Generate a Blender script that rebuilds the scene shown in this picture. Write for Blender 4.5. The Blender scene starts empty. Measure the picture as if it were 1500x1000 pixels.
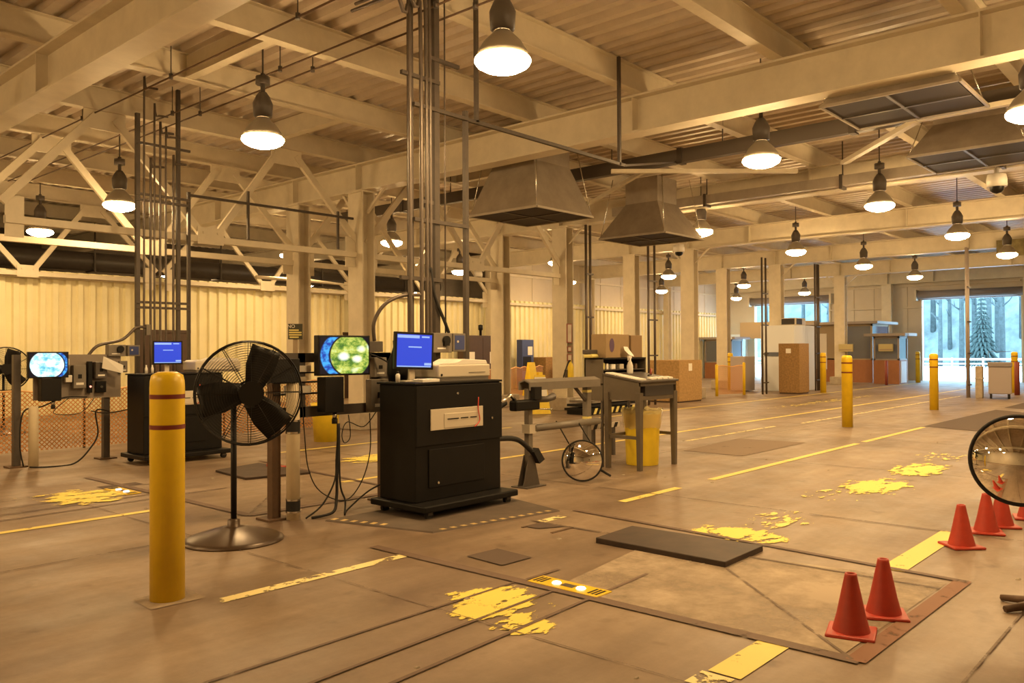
import bpy, math, random
from mathutils import Vector, Matrix
random.seed(7)
PI = math.pi
S = bpy.context.scene
COL = S.collection
R = math.radians

# ------------------------------------------------------------------ camera
yaw, pitch, roll = R(41.66), R(.65), R(-.29)
F = Vector((math.cos(yaw), math.sin(yaw), 0)); Rt = Vector((math.sin(yaw), -math.cos(yaw), 0)); U = Vector((0, 0, 1))
F2 = F*math.cos(pitch) + U*math.sin(pitch); U2 = U*math.cos(pitch) - F*math.sin(pitch)
R3 = Rt*math.cos(roll) + U2*math.sin(roll); U3 = U2*math.cos(roll) - Rt*math.sin(roll)
cd = bpy.data.cameras.new('camera'); cam = bpy.data.objects.new('camera', cd); COL.objects.link(cam)
cd.sensor_width = 36; cd.lens = 1211/1500*36; cd.clip_end = 400
M = Matrix((R3, U3, -F2)).transposed().to_4x4(); M.translation = (0, 0, 1.55)
cam.matrix_world = M; S.camera = cam

# ------------------------------------------------------------------ materials
def mat(name, col, rough=.6, metal=0, emis=None, es=0, noise=0, nscale=6, bump=0, spec=.5, alpha=None, col2=None, stretch=None):
    m = bpy.data.materials.new(name); m.use_nodes = True
    nt = m.node_tree; b = nt.nodes['Principled BSDF']
    b.inputs['Base Color'].default_value = (*col, 1); b.inputs['Roughness'].default_value = rough
    b.inputs['Metallic'].default_value = metal; b.inputs['Specular IOR Level'].default_value = spec
    if emis: b.inputs['Emission Color'].default_value = (*emis, 1); b.inputs['Emission Strength'].default_value = es
    if noise or bump or col2:
        tc = nt.nodes.new('ShaderNodeTexCoord'); n = nt.nodes.new('ShaderNodeTexNoise')
        n.inputs['Scale'].default_value = nscale; n.inputs['Detail'].default_value = 6; n.inputs['Roughness'].default_value = .65
        if stretch:
            mp = nt.nodes.new('ShaderNodeMapping'); mp.inputs['Scale'].default_value = stretch
            nt.links.new(tc.outputs['Object'], mp.inputs['Vector']); nt.links.new(mp.outputs['Vector'], n.inputs['Vector'])
        else: nt.links.new(tc.outputs['Object'], n.inputs['Vector'])
        if noise or col2:
            r = nt.nodes.new('ShaderNodeValToRGB'); r.color_ramp.elements[0].position = .32; r.color_ramp.elements[1].position = .68
            c2 = col2 or tuple(c*(1-noise) for c in col)
            r.color_ramp.elements[0].color = (*c2, 1); r.color_ramp.elements[1].color = (*col, 1)
            nt.links.new(n.outputs['Fac'], r.inputs['Fac']); nt.links.new(r.outputs['Color'], b.inputs['Base Color'])
        if bump:
            bp = nt.nodes.new('ShaderNodeBump'); bp.inputs['Strength'].default_value = bump; bp.inputs['Distance'].default_value = .01
            nt.links.new(n.outputs['Fac'], bp.inputs['Height']); nt.links.new(bp.outputs['Normal'], b.inputs['Normal'])
    return m

M_ = {}
M_['steel'] = mat('cream painted steel', (.68, .61, .47), .5, noise=.14, nscale=3)
M_['deck'] = mat('cream roof deck', (.58, .49, .38), .4, noise=.2, nscale=2.2)
M_['wall'] = mat('cream corrugated wall', (.86, .80, .52), .42, noise=.1, nscale=1.5)
M_['panelwall'] = mat('beige wall panel', (.60, .53, .42), .55, noise=.1, nscale=1.2)
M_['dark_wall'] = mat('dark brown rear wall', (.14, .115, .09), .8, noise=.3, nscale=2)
M_['yellow'] = mat('yellow plastic sleeve', (.82, .56, .012), .38, noise=.12, nscale=5)
M_['redtape'] = mat('dark red tape', (.17, .022, .012), .4)
M_['black'] = mat('black painted metal', (.0055, .0045, .004), .5, noise=.25, nscale=8, spec=.25)
M_['blackplastic'] = mat('black plastic', (.007, .006, .0055), .45, spec=.3)
M_['rubber'] = mat('black rubber', (.012, .010, .009), .75, noise=.3, nscale=20)
M_['greymetal'] = mat('grey painted metal', (.20, .175, .145), .45, noise=.15, nscale=6)
M_['darkgrey'] = mat('dark grey metal', (.085, .07, .06), .45, noise=.2, nscale=7)
M_['strut'] = mat('galvanised strut', (.085, .068, .056), .5, .3, noise=.25, nscale=9)
M_['conduit'] = mat('steel conduit', (.125, .10, .082), .42, .4, noise=.2, nscale=6)
M_['galv'] = mat('galvanised duct sheet', (.40, .35, .29), .48, .3, noise=.22, nscale=3.5)
M_['grille'] = mat('dark duct grille', (.035, .028, .026), .7)
M_['busbar'] = mat('brown grey busway', (.10, .082, .068), .5, .2)
M_['panelgrey'] = mat('light grey rack panel', (.27, .225, .185), .5, noise=.12)
M_['pipegrey'] = mat('pale grey pipe', (.34, .29, .26), .45)
M_['rust'] = mat('brown rusted steel', (.125, .07, .036), .65, noise=.35, nscale=8)
M_['beige'] = mat('beige plastic', (.58, .52, .42), .45)
M_['white'] = mat('white plastic', (.75, .72, .66), .5)
M_['paper'] = mat('white paper', (.80, .77, .70), .8)
M_['orange'] = mat('orange cone rubber', (.47, .045, .022), .5, noise=.22, nscale=9)
M_['osb'] = mat('strand board', (.50, .31, .12), .75, noise=.4, nscale=16, stretch=(1, 1, 1))
M_['osbdark'] = mat('brown strand board', (.36, .21, .075), .75, noise=.4, nscale=16)
M_['card'] = mat('brown cardboard', (.33, .23, .12), .8, noise=.12, nscale=5)
M_['concrete'] = mat('plinth concrete', (.45, .38, .29), .85, noise=.25, nscale=9, bump=.3)
M_['blue'] = mat('dark blue panel', (.04, .06, .20), .5)
M_['blue2'] = mat('blue painted metal', (.05, .075, .22), .5)
M_['brown'] = mat('dark brown paint', (.075, .042, .026), .5, noise=.15)
M_['redbrown'] = mat('red brown panel', (.36, .15, .065), .6, noise=.12)
M_['dullred'] = mat('dark red steel', (.25, .05, .03), .5)
M_['chrome'] = mat('mirror face', (.92, .90, .86), .03, 1)
M_['silver'] = mat('bright silver metal', (.7, .68, .62), .25, 1)
M_['ybag'] = mat('clear yellow liner', (.72, .60, .30), .2)
M_['ycan'] = mat('yellow bin plastic', (.85, .62, .03), .45, noise=.14, nscale=5)
M_['red'] = mat('red plastic', (.5, .05, .03), .5)
M_['booth'] = mat('grey booth frame', (.30, .26, .24), .5)
M_['boothdaylight'] = mat('daylight tinted booth panel', (.72, .76, .82), .5)  # white paint with the blue of the daylight put into its colour
M_['tan'] = mat('tan booth wall', (.36, .28, .18), .6)
M_['purplegrey'] = mat('grey roller curtain', (.25, .22, .22), .5)
M_['crategrey'] = mat('grey lavender panel', (.38, .33, .32), .6)
M_['pv'] = mat('cream tube plastic', (.68, .58, .40), .5, noise=.1)
M_['glasspane'] = mat('booth window glass', (.12, .14, .2), .08, spec=.8)
M_['skin'] = mat('dark green sign', (.05, .05, .03), .6)
M_['signyellow'] = mat('sign lettering yellow', (.72, .62, .20), .6)
M_['signtan'] = mat('tan sign face', (.50, .42, .20), .6)
M_['tablemetal'] = mat('dark olive table steel', (.115, .092, .066), .45, noise=.15, nscale=6)
M_['snowy'] = mat('pale outdoor concrete', (.75, .76, .78), .8, noise=.1, nscale=.4)
M_['rail'] = mat('white rail paint', (.8, .8, .8), .5)
M_['bark'] = mat('hazy grey tree bark', (.075, .10, .10), .9, noise=.5, nscale=3)  # bluish outdoor haze is mixed into the bark, leaf and slope colours
M_['leaf'] = mat('hazy evergreen leaves', (.035, .06, .055), .9, noise=.4, nscale=2)
M_['hill'] = mat('hazy wooded slope', (.15, .19, .185), 1, noise=.5, nscale=.9, stretch=(1, 1, .25))
M_['paint'] = mat('gap', (0, 0, 0))

def lamp_mat():
    m = bpy.data.materials.new('sodium lamp lens'); m.use_nodes = True; nt = m.node_tree
    nt.nodes.clear(); o = nt.nodes.new('ShaderNodeOutputMaterial'); e = nt.nodes.new('ShaderNodeEmission')
    e.inputs['Color'].default_value = (1, .655, .295, 1); e.inputs['Strength'].default_value = LAMP
    nt.links.new(e.outputs[0], o.inputs[0]); return m
LAMP = 184
M_['lens'] = lamp_mat()
M_['whitelight'] = mat('white floor lamp', (1, 1, 1), .3, emis=(1, .95, .95), es=8)
M_['led'] = mat('red indicator', (1, .3, .2), .3, emis=(1, .35, .25), es=2)
M_['screenblue'] = mat('blue screen', (.02, .03, .2), .3, emis=(.012, .055, .60), es=1.05)
M_['screenlight'] = mat('pale screen text', (.1, .1, .2), .3, emis=(.30, .52, .95), es=.95)

def floor_mat():
    m = bpy.data.materials.new('worn concrete floor'); m.use_nodes = True; nt = m.node_tree; N = nt.nodes; L = nt.links
    b = N['Principled BSDF']; tc = N.new('ShaderNodeTexCoord')
    def noise(sc, det=8, rough=.6, st=None):
        n = N.new('ShaderNodeTexNoise'); n.inputs['Scale'].default_value = sc; n.inputs['Detail'].default_value = det; n.inputs['Roughness'].default_value = rough
        if st:
            mp = N.new('ShaderNodeMapping'); mp.inputs['Scale'].default_value = st; L.new(tc.outputs['Object'], mp.inputs[0]); L.new(mp.outputs[0], n.inputs['Vector'])
        else: L.new(tc.outputs['Object'], n.inputs['Vector'])
        return n
    def ramp(n, p0, c0, p1, c1):
        r = N.new('ShaderNodeValToRGB'); r.color_ramp.elements[0].position = p0; r.color_ramp.elements[0].color = (*c0, 1)
        r.color_ramp.elements[1].position = p1; r.color_ramp.elements[1].color = (*c1, 1); L.new(n.outputs['Fac'], r.inputs['Fac']); return r
    def mult(a, c, f=1):
        x = N.new('ShaderNodeMixRGB'); x.blend_type = 'MULTIPLY'; x.inputs[0].default_value = f; L.new(a.outputs[0], x.inputs[1]); L.new(c.outputs[0], x.inputs[2]); return x
    big = ramp(noise(.55, 4, .5), .3, (.20, .138, .094), .72, (.345, .262, .188))
    tyre = ramp(noise(1.2, 5, .6, (.25, 1.6, 1)), .34, (.66, .63, .60), .66, (1.04, 1.04, 1.04))
    fine = ramp(noise(9, 10, .75), .3, (.82, .81, .79), .7, (1.05, 1.05, 1.05))
    spot = ramp(noise(3.2, 3, .5), .25, (.55, .5, .46), .37, (1, 1, 1))
    x = mult(mult(mult(big, tyre), fine), spot, .75)
    L.new(x.outputs[0], b.inputs['Base Color'])
    rr = ramp(noise(2.2, 6), .3, (.38,)*3, .75, (.62,)*3); L.new(rr.outputs[0], b.inputs['Roughness'])
    b.inputs['Specular IOR Level'].default_value = .45
    bp = N.new('ShaderNodeBump'); bp.inputs['Strength'].default_value = .12; bp.inputs['Distance'].default_value = .01
    L.new(noise(14, 8).outputs['Fac'], bp.inputs['Height']); L.new(bp.outputs[0], b.inputs['Normal'])
    return m
M_['floor'] = floor_mat()

def worn_mat(name, col, thr, scale=7, soft=.02, stretch=(1, 1, 1), rough=.6, edge=0):
    """paint that has flaked off in patches: the bare floor shows where the noise is low"""
    m = bpy.data.materials.new(name); m.use_nodes = True; nt = m.node_tree; N = nt.nodes; L = nt.links
    b = N['Principled BSDF']; b.inputs['Base Color'].default_value = (*col, 1); b.inputs['Roughness'].default_value = rough
    tc = N.new('ShaderNodeTexCoord'); mp = N.new('ShaderNodeMapping'); mp.inputs['Scale'].default_value = stretch
    n = N.new('ShaderNodeTexNoise'); n.inputs['Scale'].default_value = scale; n.inputs['Detail'].default_value = 9; n.inputs['Roughness'].default_value = .68
    r = N.new('ShaderNodeValToRGB'); r.color_ramp.elements[0].position = thr-soft; r.color_ramp.elements[1].position = thr+soft
    L.new(tc.outputs['Object'], mp.inputs[0]); L.new(mp.outputs[0], n.inputs['Vector'])
    src = n.outputs['Fac']
    if edge:
        m2 = N.new('ShaderNodeMapping'); m2.inputs['Location'].default_value = (-1, -1, 0); m2.inputs['Scale'].default_value = (2, 2, 0); L.new(tc.outputs['Generated'], m2.inputs[0])
        ln = N.new('ShaderNodeVectorMath'); ln.operation = 'LENGTH'; L.new(m2.outputs[0], ln.inputs[0])
        pw = N.new('ShaderNodeMath'); pw.operation = 'POWER'; pw.inputs[1].default_value = 2.5; L.new(ln.outputs['Value'], pw.inputs[0])
        ma = N.new('ShaderNodeMath'); ma.operation = 'MULTIPLY_ADD'; ma.inputs[1].default_value = -edge; L.new(pw.outputs[0], ma.inputs[0]); L.new(src, ma.inputs[2]); src = ma.outputs[0]
    L.new(src, r.inputs['Fac']); L.new(r.outputs['Color'], b.inputs['Alpha'])
    return m
M_['line'] = worn_mat('worn yellow line', (.80, .64, .17), .36, 6)
M_['linewhite'] = worn_mat('worn pale line', (.82, .70, .32), .46, 7)
M_['patch'] = worn_mat('flaking yellow patch', (.84, .68, .12), .40, 4.5, .012, (.8, 1.6, 1), edge=.2)
M_['patchsparse'] = worn_mat('sparse flaking yellow patch', (.84, .70, .18), .53, 4.2, .012, (.8, 1.8, 1), edge=.12)
M_['seam'] = worn_mat('dark filled joint', (.135, .085, .06), .36, 5, .06, rough=.7)
M_['seamred'] = worn_mat('reddish filled joint', (.22, .105, .06), .36, 5, .08, rough=.7)
M_['crack'] = worn_mat('thin dark joint', (.14, .095, .065), .45, 4, .06, rough=.7)
M_['darkpatch'] = worn_mat('dark asphalt patch', (.085, .055, .04), .2, 5, .05, rough=.8)
M_['dimpatch'] = worn_mat('darker concrete slab', (.20, .14, .095), .3, 3, .1, rough=.75)
M_['lightpatch'] = worn_mat('pale concrete slab', (.40, .315, .225), .42, 1.6, .2, rough=.7)

def mesh_mat(name, col, scale, wid):
    m = bpy.data.materials.new(name); m.use_nodes = True; nt = m.node_tree; N = nt.nodes; L = nt.links
    b = N['Principled BSDF']; b.inputs['Base Color'].default_value = (*col, 1); b.inputs['Roughness'].default_value = .5
    tc = N.new('ShaderNodeTexCoord'); sp = N.new('ShaderNodeSeparateXYZ'); L.new(tc.outputs['Object'], sp.inputs[0])
    outs = []
    for sg in (1, -1):
        mm = N.new('ShaderNodeMath'); mm.operation = 'MULTIPLY_ADD'; mm.inputs[1].default_value = sg; L.new(sp.outputs['Z'], mm.inputs[0]); L.new(sp.outputs['X'], mm.inputs[2])
        sc = N.new('ShaderNodeMath'); sc.operation = 'MULTIPLY'; sc.inputs[1].default_value = scale; L.new(mm.outputs[0], sc.inputs[0])
        fr = N.new('ShaderNodeMath'); fr.operation = 'FRACT'; L.new(sc.outputs[0], fr.inputs[0])
        lt = N.new('ShaderNodeMath'); lt.operation = 'LESS_THAN'; lt.inputs[1].default_value = wid; L.new(fr.outputs[0], lt.inputs[0]); outs.append(lt)
    mx = N.new('ShaderNodeMath'); mx.operation = 'MAXIMUM'; L.new(outs[0].outputs[0], mx.inputs[0]); L.new(outs[1].outputs[0], mx.inputs[1])
    L.new(mx.outputs[0], b.inputs['Alpha']); return m
M_['mesh'] = mesh_mat('orange safety netting', (.66, .30, .09), 14, .27)

def fisheye_mat(name, cols, spots, off):
    """a live fish-eye picture on a screen: a bright round view on black"""
    m = bpy.data.materials.new(name); m.use_nodes = True; nt = m.node_tree; N = nt.nodes; L = nt.links
    b = N['Principled BSDF']; b.inputs['Base Color'].default_value = (.005, .005, .008, 1); b.inputs['Roughness'].default_value = .25
    tc = N.new('ShaderNodeTexCoord')
    n = N.new('ShaderNodeTexNoise'); n.inputs['Scale'].default_value = 4.2; n.inputs['Detail'].default_value = 5; n.inputs['Roughness'].default_value = .7
    L.new(tc.outputs['Generated'], n.inputs['Vector'])
    r = N.new('ShaderNodeValToRGB'); el = r.color_ramp.elements
    el[0].position = .30; el[0].color = (*cols[0], 1); el[1].position = .72; el[1].color = (*cols[-1], 1)
    for k, c in enumerate(cols[1:-1]):
        e = el.new(.30+.42*(k+1)/(len(cols)-1)); e.color = (*c, 1)
    L.new(n.outputs['Fac'], r.inputs['Fac'])
    v = N.new('ShaderNodeTexVoronoi'); v.inputs['Scale'].default_value = spots; v.inputs['Randomness'].default_value = .55; L.new(tc.outputs['Generated'], v.inputs['Vector'])
    rs = N.new('ShaderNodeValToRGB'); rs.color_ramp.elements[0].position = .20; rs.color_ramp.elements[0].color = (1, 1, 1, 1); rs.color_ramp.elements[1].position = .44; rs.color_ramp.elements[1].color = (0, 0, 0, 1)
    L.new(v.outputs['Distance'], rs.inputs['Fac'])
    ad = N.new('ShaderNodeMixRGB'); ad.blend_type = 'ADD'; ad.inputs[0].default_value = 1; L.new(r.outputs[0], ad.inputs[1]); L.new(rs.outputs[0], ad.inputs[2])
    def disc(cx, cz, sx, sz, r0, r1):
        mp = N.new('ShaderNodeMapping'); mp.inputs['Location'].default_value = (-cx*sx, 0, -cz*sz); mp.inputs['Scale'].default_value = (sx, 0, sz); L.new(tc.outputs['Generated'], mp.inputs[0])
        ln = N.new('ShaderNodeVectorMath'); ln.operation = 'LENGTH'; L.new(mp.outputs[0], ln.inputs[0])
        rp = N.new('ShaderNodeValToRGB'); rp.color_ramp.elements[0].position = r0; rp.color_ramp.elements[0].color = (1, 1, 1, 1); rp.color_ramp.elements[1].position = r1; rp.color_ramp.elements[1].color = (0, 0, 0, 1)
        L.new(ln.outputs['Value'], rp.inputs['Fac']); return rp
    outer, gap, inner = disc(.52, .5, .9, .70, .45, .47), disc(off, .5, .9, .70, .43, .445), disc(off, .5, .9, .70, .40, .415)
    nb = N.new('ShaderNodeTexNoise'); nb.inputs['Scale'].default_value = 9; L.new(tc.outputs['Generated'], nb.inputs['Vector'])
    rb = N.new('ShaderNodeValToRGB'); rb.color_ramp.elements[0].position = .4; rb.color_ramp.elements[0].color = (.01, .06, .40, 1); rb.color_ramp.elements[1].position = .6; rb.color_ramp.elements[1].color = (.06, .42, .95, 1); L.new(nb.outputs['Fac'], rb.inputs['Fac'])
    def mixc(f, c0, c1):
        x = N.new('ShaderNodeMixRGB'); L.new(f.outputs[0], x.inputs[0])
        for k, c in ((1, c0), (2, c1)):
            if isinstance(c, tuple): x.inputs[k].default_value = c
            else: L.new(c.outputs[0], x.inputs[k])
        return x
    blk = (.004, .004, .01, 1)
    mu = mixc(outer, blk, mixc(gap, rb, mixc(inner, blk, ad)))
    L.new(mu.outputs[0], b.inputs['Emission Color']); b.inputs['Emission Strength'].default_value = 1.2
    return m
M_['fisheye'] = fisheye_mat('round lane view screen', [(.01, .06, .03), (.12, .26, .03), (.60, .66, .12), (.70, .90, .50)], 3.0, .66)
M_['fisheye2'] = fisheye_mat('overexposed lane view screen', [(.03, .25, .45), (.25, .75, .9), (.9, 1, .95), (1.3, 1.3, 1.1)], 2.6, .46)

# ------------------------------------------------------------------ mesh builder
class MB:
    def __init__(s): s.v = []; s.f = []; s.sm = []
    def add(s, vs, fs, smooth=False, T=None):
        k = len(s.v); s.v += [tuple(T @ Vector(p)) if T else tuple(p) for p in vs]
        s.f += [tuple(i+k for i in f) for f in fs]; s.sm += [smooth]*len(fs); return s
    def box(s, x0, x1, y0, y1, z0, z1, T=None):
        vs = [(x, y, z) for z in (z0, z1) for x, y in ((x0, y0), (x1, y0), (x1, y1), (x0, y1))]
        return s.add(vs, [(3, 2, 1, 0), (4, 5, 6, 7), (0, 1, 5, 4), (1, 2, 6, 5), (2, 3, 7, 6), (3, 0, 4, 7)], T=T)
    def hexa(s, b, t):       # eight corners: four below, four above
        return s.add(list(b)+list(t), [(3, 2, 1, 0), (4, 5, 6, 7), (0, 1, 5, 4), (1, 2, 6, 5), (2, 3, 7, 6), (3, 0, 4, 7)])
    def beam(s, a, b, w, h, up=(0, 0, 1)):
        a, b = Vector(a), Vector(b); d = (b-a).normalized(); up = Vector(up)
        if abs(d.dot(up)) > .99: up = Vector((1, 0, 0))
        x = d.cross(up).normalized(); y = x.cross(d).normalized()
        q = [(-w/2, -h/2), (w/2, -h/2), (w/2, h/2), (-w/2, h/2)]
        return s.add([p + x*i + y*j for p in (a, b) for i, j in q], [(0, 1, 2, 3), (7, 6, 5, 4), (0, 4, 5, 1), (1, 5, 6, 2), (2, 6, 7, 3), (3, 7, 4, 0)])
    def tube(s, pts, r, n=8, cap=True, closed=False):
        pts = [Vector(p) for p in pts]; k0 = len(s.v); N = len(pts); rs = r if isinstance(r, (list, tuple)) else [r]*N
        prev = None
        for i, p in enumerate(pts):
            if closed: d = pts[(i+1) % N]-pts[i-1]
            else: d = pts[min(i+1, N-1)]-pts[max(i-1, 0)]
            d.normalize()
            if prev is None:
                up = Vector((0, 0, 1)) if abs(d.z) < .9 else Vector((1, 0, 0)); x = d.cross(up).normalized()
            else: x = (prev - d*prev.dot(d)).normalized()
            prev = x; y = d.cross(x)
            s.v += [tuple(p + (x*math.cos(2*PI*j/n) + y*math.sin(2*PI*j/n))*rs[i]) for j in range(n)]
        for i in range(N if closed else N-1):
            a, b = k0+i*n, k0+((i+1) % N)*n
            for j in range(n):
                s.f.append((a+j, b+j, b+(j+1) % n, a+(j+1) % n)); s.sm.append(n > 4)
        if cap and not closed:
            s.f.append(tuple(k0+j for j in range(n))); s.sm.append(False)
            s.f.append(tuple(k0+(N-1)*n+j for j in reversed(range(n)))); s.sm.append(False)
        return s
    def lathe(s, prof, n=24, c=(0, 0, 0), T=None, smooth=True, cap=True):
        vs = []; fs = []
        for r, z in prof: vs += [(c[0]+r*math.cos(2*PI*j/n), c[1]+r*math.sin(2*PI*j/n), c[2]+z) for j in range(n)]
        for i in range(len(prof)-1):
            for j in range(n): fs.append((i*n+j, i*n+(j+1) % n, (i+1)*n+(j+1) % n, (i+1)*n+j))
        s.add(vs, fs, smooth, T)
        if cap:
            k = len(s.v)-len(vs)
            s.f.append(tuple(k+j for j in reversed(range(n)))); s.sm.append(False)
            s.f.append(tuple(k+(len(prof)-1)*n+j for j in range(n))); s.sm.append(False)
        return s
    def prism(s, poly, a, b, T=None):   # poly in x,z extruded along y
        n = len(poly); vs = [(x, a, z) for x, z in poly]+[(x, b, z) for x, z in poly]
        return s.add(vs, [tuple(range(n)), tuple(reversed(range(n, 2*n)))]+[(i, i+n, (i+1) % n+n, (i+1) % n) for i in range(n)], T=T)
    def quad(s, pts): return s.add(pts, [tuple(range(len(pts)))])
    def build(s, name, m, parent=None, bev=0, loc=None):
        me = bpy.data.meshes.new(name); me.from_pydata(s.v, [], s.f); me.validate(); me.update()
        if len(me.polygons) == len(s.sm): me.polygons.foreach_set('use_smooth', s.sm)
        import bmesh
        bm = bmesh.new(); bm.from_mesh(me); bmesh.ops.recalc_face_normals(bm, faces=bm.faces); bm.to_mesh(me); bm.free()
        me.materials.append(M_[m] if isinstance(m, str) else m)
        o = bpy.data.objects.new(name, me); COL.objects.link(o)
        if parent is not None:
            o.parent = parent
        if loc: o.location = loc
        if bev:
            bv = o.modifiers.new('edge', 'BEVEL'); bv.width = bev; bv.segments = 2; bv.limit_method = 'ANGLE'
        return o

def tag(o, label, cat, group=None):
    o['label'] = label; o['category'] = cat
    if group: o['group'] = group
    return o
def thing(name, label, cat, loc=(0, 0, 0), rz=0, group=None):
    o = bpy.data.objects.new(name, None); COL.objects.link(o); o.location = loc; o.rotation_euler = (0, 0, rz); o.empty_display_size = .1
    return tag(o, label, cat, group)
def struct(name, mb, m, parent=None):
    o = mb.build(name, m, parent)
    if parent is None: o['kind'] = 'structure'
    return o
def dup(o, loc=None, rz=None, label=None):
    c = o.copy(); COL.objects.link(c)
    if loc is not None: c.location = loc
    if rz is not None: c.rotation_euler = (0, 0, rz)
    if label: c['label'] = label
    def kids(a, b):
        for ch in list(a.children):
            d = ch.copy(); COL.objects.link(d); d.parent = b; kids(ch, d)
    kids(o, c); return c
def arc(c, r, a0, a1, n, ax):   # arc in the plane of two axes
    u, w = Vector(ax[0]), Vector(ax[1])
    return [Vector(c)+u*r*math.cos(a0+(a1-a0)*i/n)+w*r*math.sin(a0+(a1-a0)*i/n) for i in range(n+1)]
def smooth_path(pts, k=6):
    P = [Vector(p) for p in pts]; out = []
    for i in range(len(P)-1):
        p0, p1, p2, p3 = P[max(i-1, 0)], P[i], P[i+1], P[min(i+2, len(P)-1)]
        for j in range(k):
            t = j/k
            out.append(.5*((2*p1)+(p2-p0)*t+(2*p0-5*p1+4*p2-p3)*t*t+(3*p1-p0-3*p2+p3)*t**3))
    return out+[P[-1]]
def text(name, body, size, m, parent, loc, rot, ext=.001):
    c = bpy.data.curves.new(name, 'FONT'); c.body = body; c.size = size; c.extrude = ext; c.align_x = 'CENTER'; c.align_y = 'CENTER'
    c.materials.append(M_[m]); o = bpy.data.objects.new(name, c); COL.objects.link(o)
    bpy.context.view_layer.update(); me = bpy.data.meshes.new_from_object(o.evaluated_get(bpy.context.evaluated_depsgraph_get())); bpy.data.objects.remove(o)
    o = bpy.data.objects.new(name, me); COL.objects.link(o); o.parent = parent; o.location = loc; o.rotation_euler = rot
    return o

# ------------------------------------------------------------------ the shell
XE, YW, ZD = 43.7, 22.54, 5.72
struct('floor', MB().box(-8, XE+.3, -9, 31, -.2, 0), 'floor')
# corrugated roof deck, ribs across the lanes
mb = MB(); vs = []; fs = []; x = -8.0; k = 0
while x < XE+.2:
    for dx, dz in ((0, 0), (.11, 0), (.14, .075), (.26, .075)): vs += [(x+dx, -9, ZD+dz), (x+dx, 31, ZD+dz)]
    x += .3
for i in range(len(vs)//2-1): fs.append((2*i, 2*i+2, 2*i+3, 2*i+1))
mb.add(vs, fs)
struct('ceiling', mb, 'deck')
# girders across the lanes, every 6.6 m
GX = [-2.7, 3.9, 10.5, 17.1, 23.7, 30.3, 36.95, 43.45]
for i, gx in enumerate(GX):
    m = MB(); z0, z1 = 4.78, 5.34
    m.box(gx-.16, gx+.16, -9, 31, z0, z0+.03); m.box(gx-.16, gx+.16, -9, 31, z1-.03, z1); m.box(gx-.012, gx+.012, -9, 31, z0+.03, z1-.03)
    for y in (2.2, 6.8, 11.3, 13.42, 15.64, 19): m.box(gx-.15, gx+.15, y-.008, y+.008, z0+.03, z1-.03)
    struct('ceiling_beam', m, 'steel')
# joists along the lanes
for y in (-6.4, -4.2, -2.0, .2, 2.4, 4.55, 6.7, 8.85, 11.05, 13.42, 15.64, 17.8, 20, 22.3, 25, 28):
    m = MB()
    m.box(-8, XE, y-.08, y+.08, 5.345, 5.365); m.box(-8, XE, y-.08, y+.08, 5.70, 5.715); m.box(-8, XE, y-.009, y+.009, 5.365, 5.70)
    struct('ceiling_joist', m, 'steel')
# short cross joists framed between the joists
for (x, y0, y1) in ((5.6, 8.85, 11.05), (8.3, 11.05, 13.42), (13.2, 11.05, 13.42), (14.8, 2.4, 4.55), (19.6, 6.7, 8.85), (26, 6.7, 8.85)):
    struct('ceiling_joist', MB().box(x-.07, x+.07, y0, y1, 5.36, 5.38).box(x-.008, x+.008, y0, y1, 5.38, 5.7), 'steel')

def column(x, y, zt=4.78, plinth=True, w=.46, d=.32):
    m = MB(); b = .03
    m.box(x-d/2, x-d/2+b, y-w/2, y+w/2, 0, zt); m.box(x+d/2-b, x+d/2, y-w/2, y+w/2, 0, zt); m.box(x-d/2+b, x+d/2-b, y-.02, y+.02, 0, zt)
    m.box(x-d/2-.04, x+d/2+.04, y-w/2-.04, y+w/2+.04, zt-.03, zt)
    o = struct('column', m, 'steel')
    if plinth:
        MB().box(x-.36, x+.36, y-.38, y+.38, 0, .34).build('plinth', 'concrete', o, bev=.02)
for x in GX[2:7]: column(x, 13.42)
for x in GX[2:6]: column(x, 15.64)
column(43.3, 13.42, plinth=False); column(43.3, 7.3, plinth=False)
for x in (17.1, 23.7, 30.3, 36.95): column(x, 22.2, 4.78, False, .3, .3)
# knee braces under the girders beside the columns
m = MB()
for x in GX[2:7]:
    o = MB().beam((x, 13.42-.2, 4.35), (x, 13.42-.75, 4.8), .05, .05).beam((x, 13.42+.2, 4.35), (x, 13.42+.6, 4.8), .05, .05)
    struct('ceiling_brace', o, 'steel')
# trusses along the lanes
def truss(x0, x1, y):
    m = MB(); zc = 3.5; xm = (x0+x1)/2; w = .12
    m.box(x0+.15, x1-.15, y-.055, y+.055, zc-.055, zc+.055)
    xa = x0+1.55; xb = x1-1.75
    for a, b in (((x0+.1, zc+.25), (xa-.15, 5.25)), ((xa+.15, 5.25), (xm-.15, zc+.1)), ((xm+.15, zc+.1), (xb-.2, 5.25)), ((xb+.2, 5.25), (x1-.1, zc+.25))):
        m.beam((a[0], y, a[1]), (b[0], y, b[1]), .07, w, (0, 1, 0) if False else (0, 0, 1))
    for xx in (xa, xb): m.box(xx-.32, xx+.32, y-.012, y+.012, 5.05, 5.36)
    m.box(xm-.24, xm+.24, y-.07, y-.056, zc-.09, zc+.2)
    for s in (-1, 1):
        m.box(xm+s*.13-.02, xm+s*.13+.02, y-.085, y-.07, zc+.09, zc+.13)
    m.box(x0+.15, x0+.4, y-.012, y+.012, zc-.25, zc+.35); m.box(x1-.4, x1-.15, y-.012, y+.012, zc-.25, zc+.35)
    struct('roof_beam', m, 'steel')
for a, b in ((-2.7, 3.9), (3.9, 10.5), (10.5, 17.1)):
    truss(a, b, 13.42); truss(a, b, 15.64)
for a, b in ((3.9, 10.5), (10.5, 17.1), (17.1, 23.7)): truss(a, b, 22.25)

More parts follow.
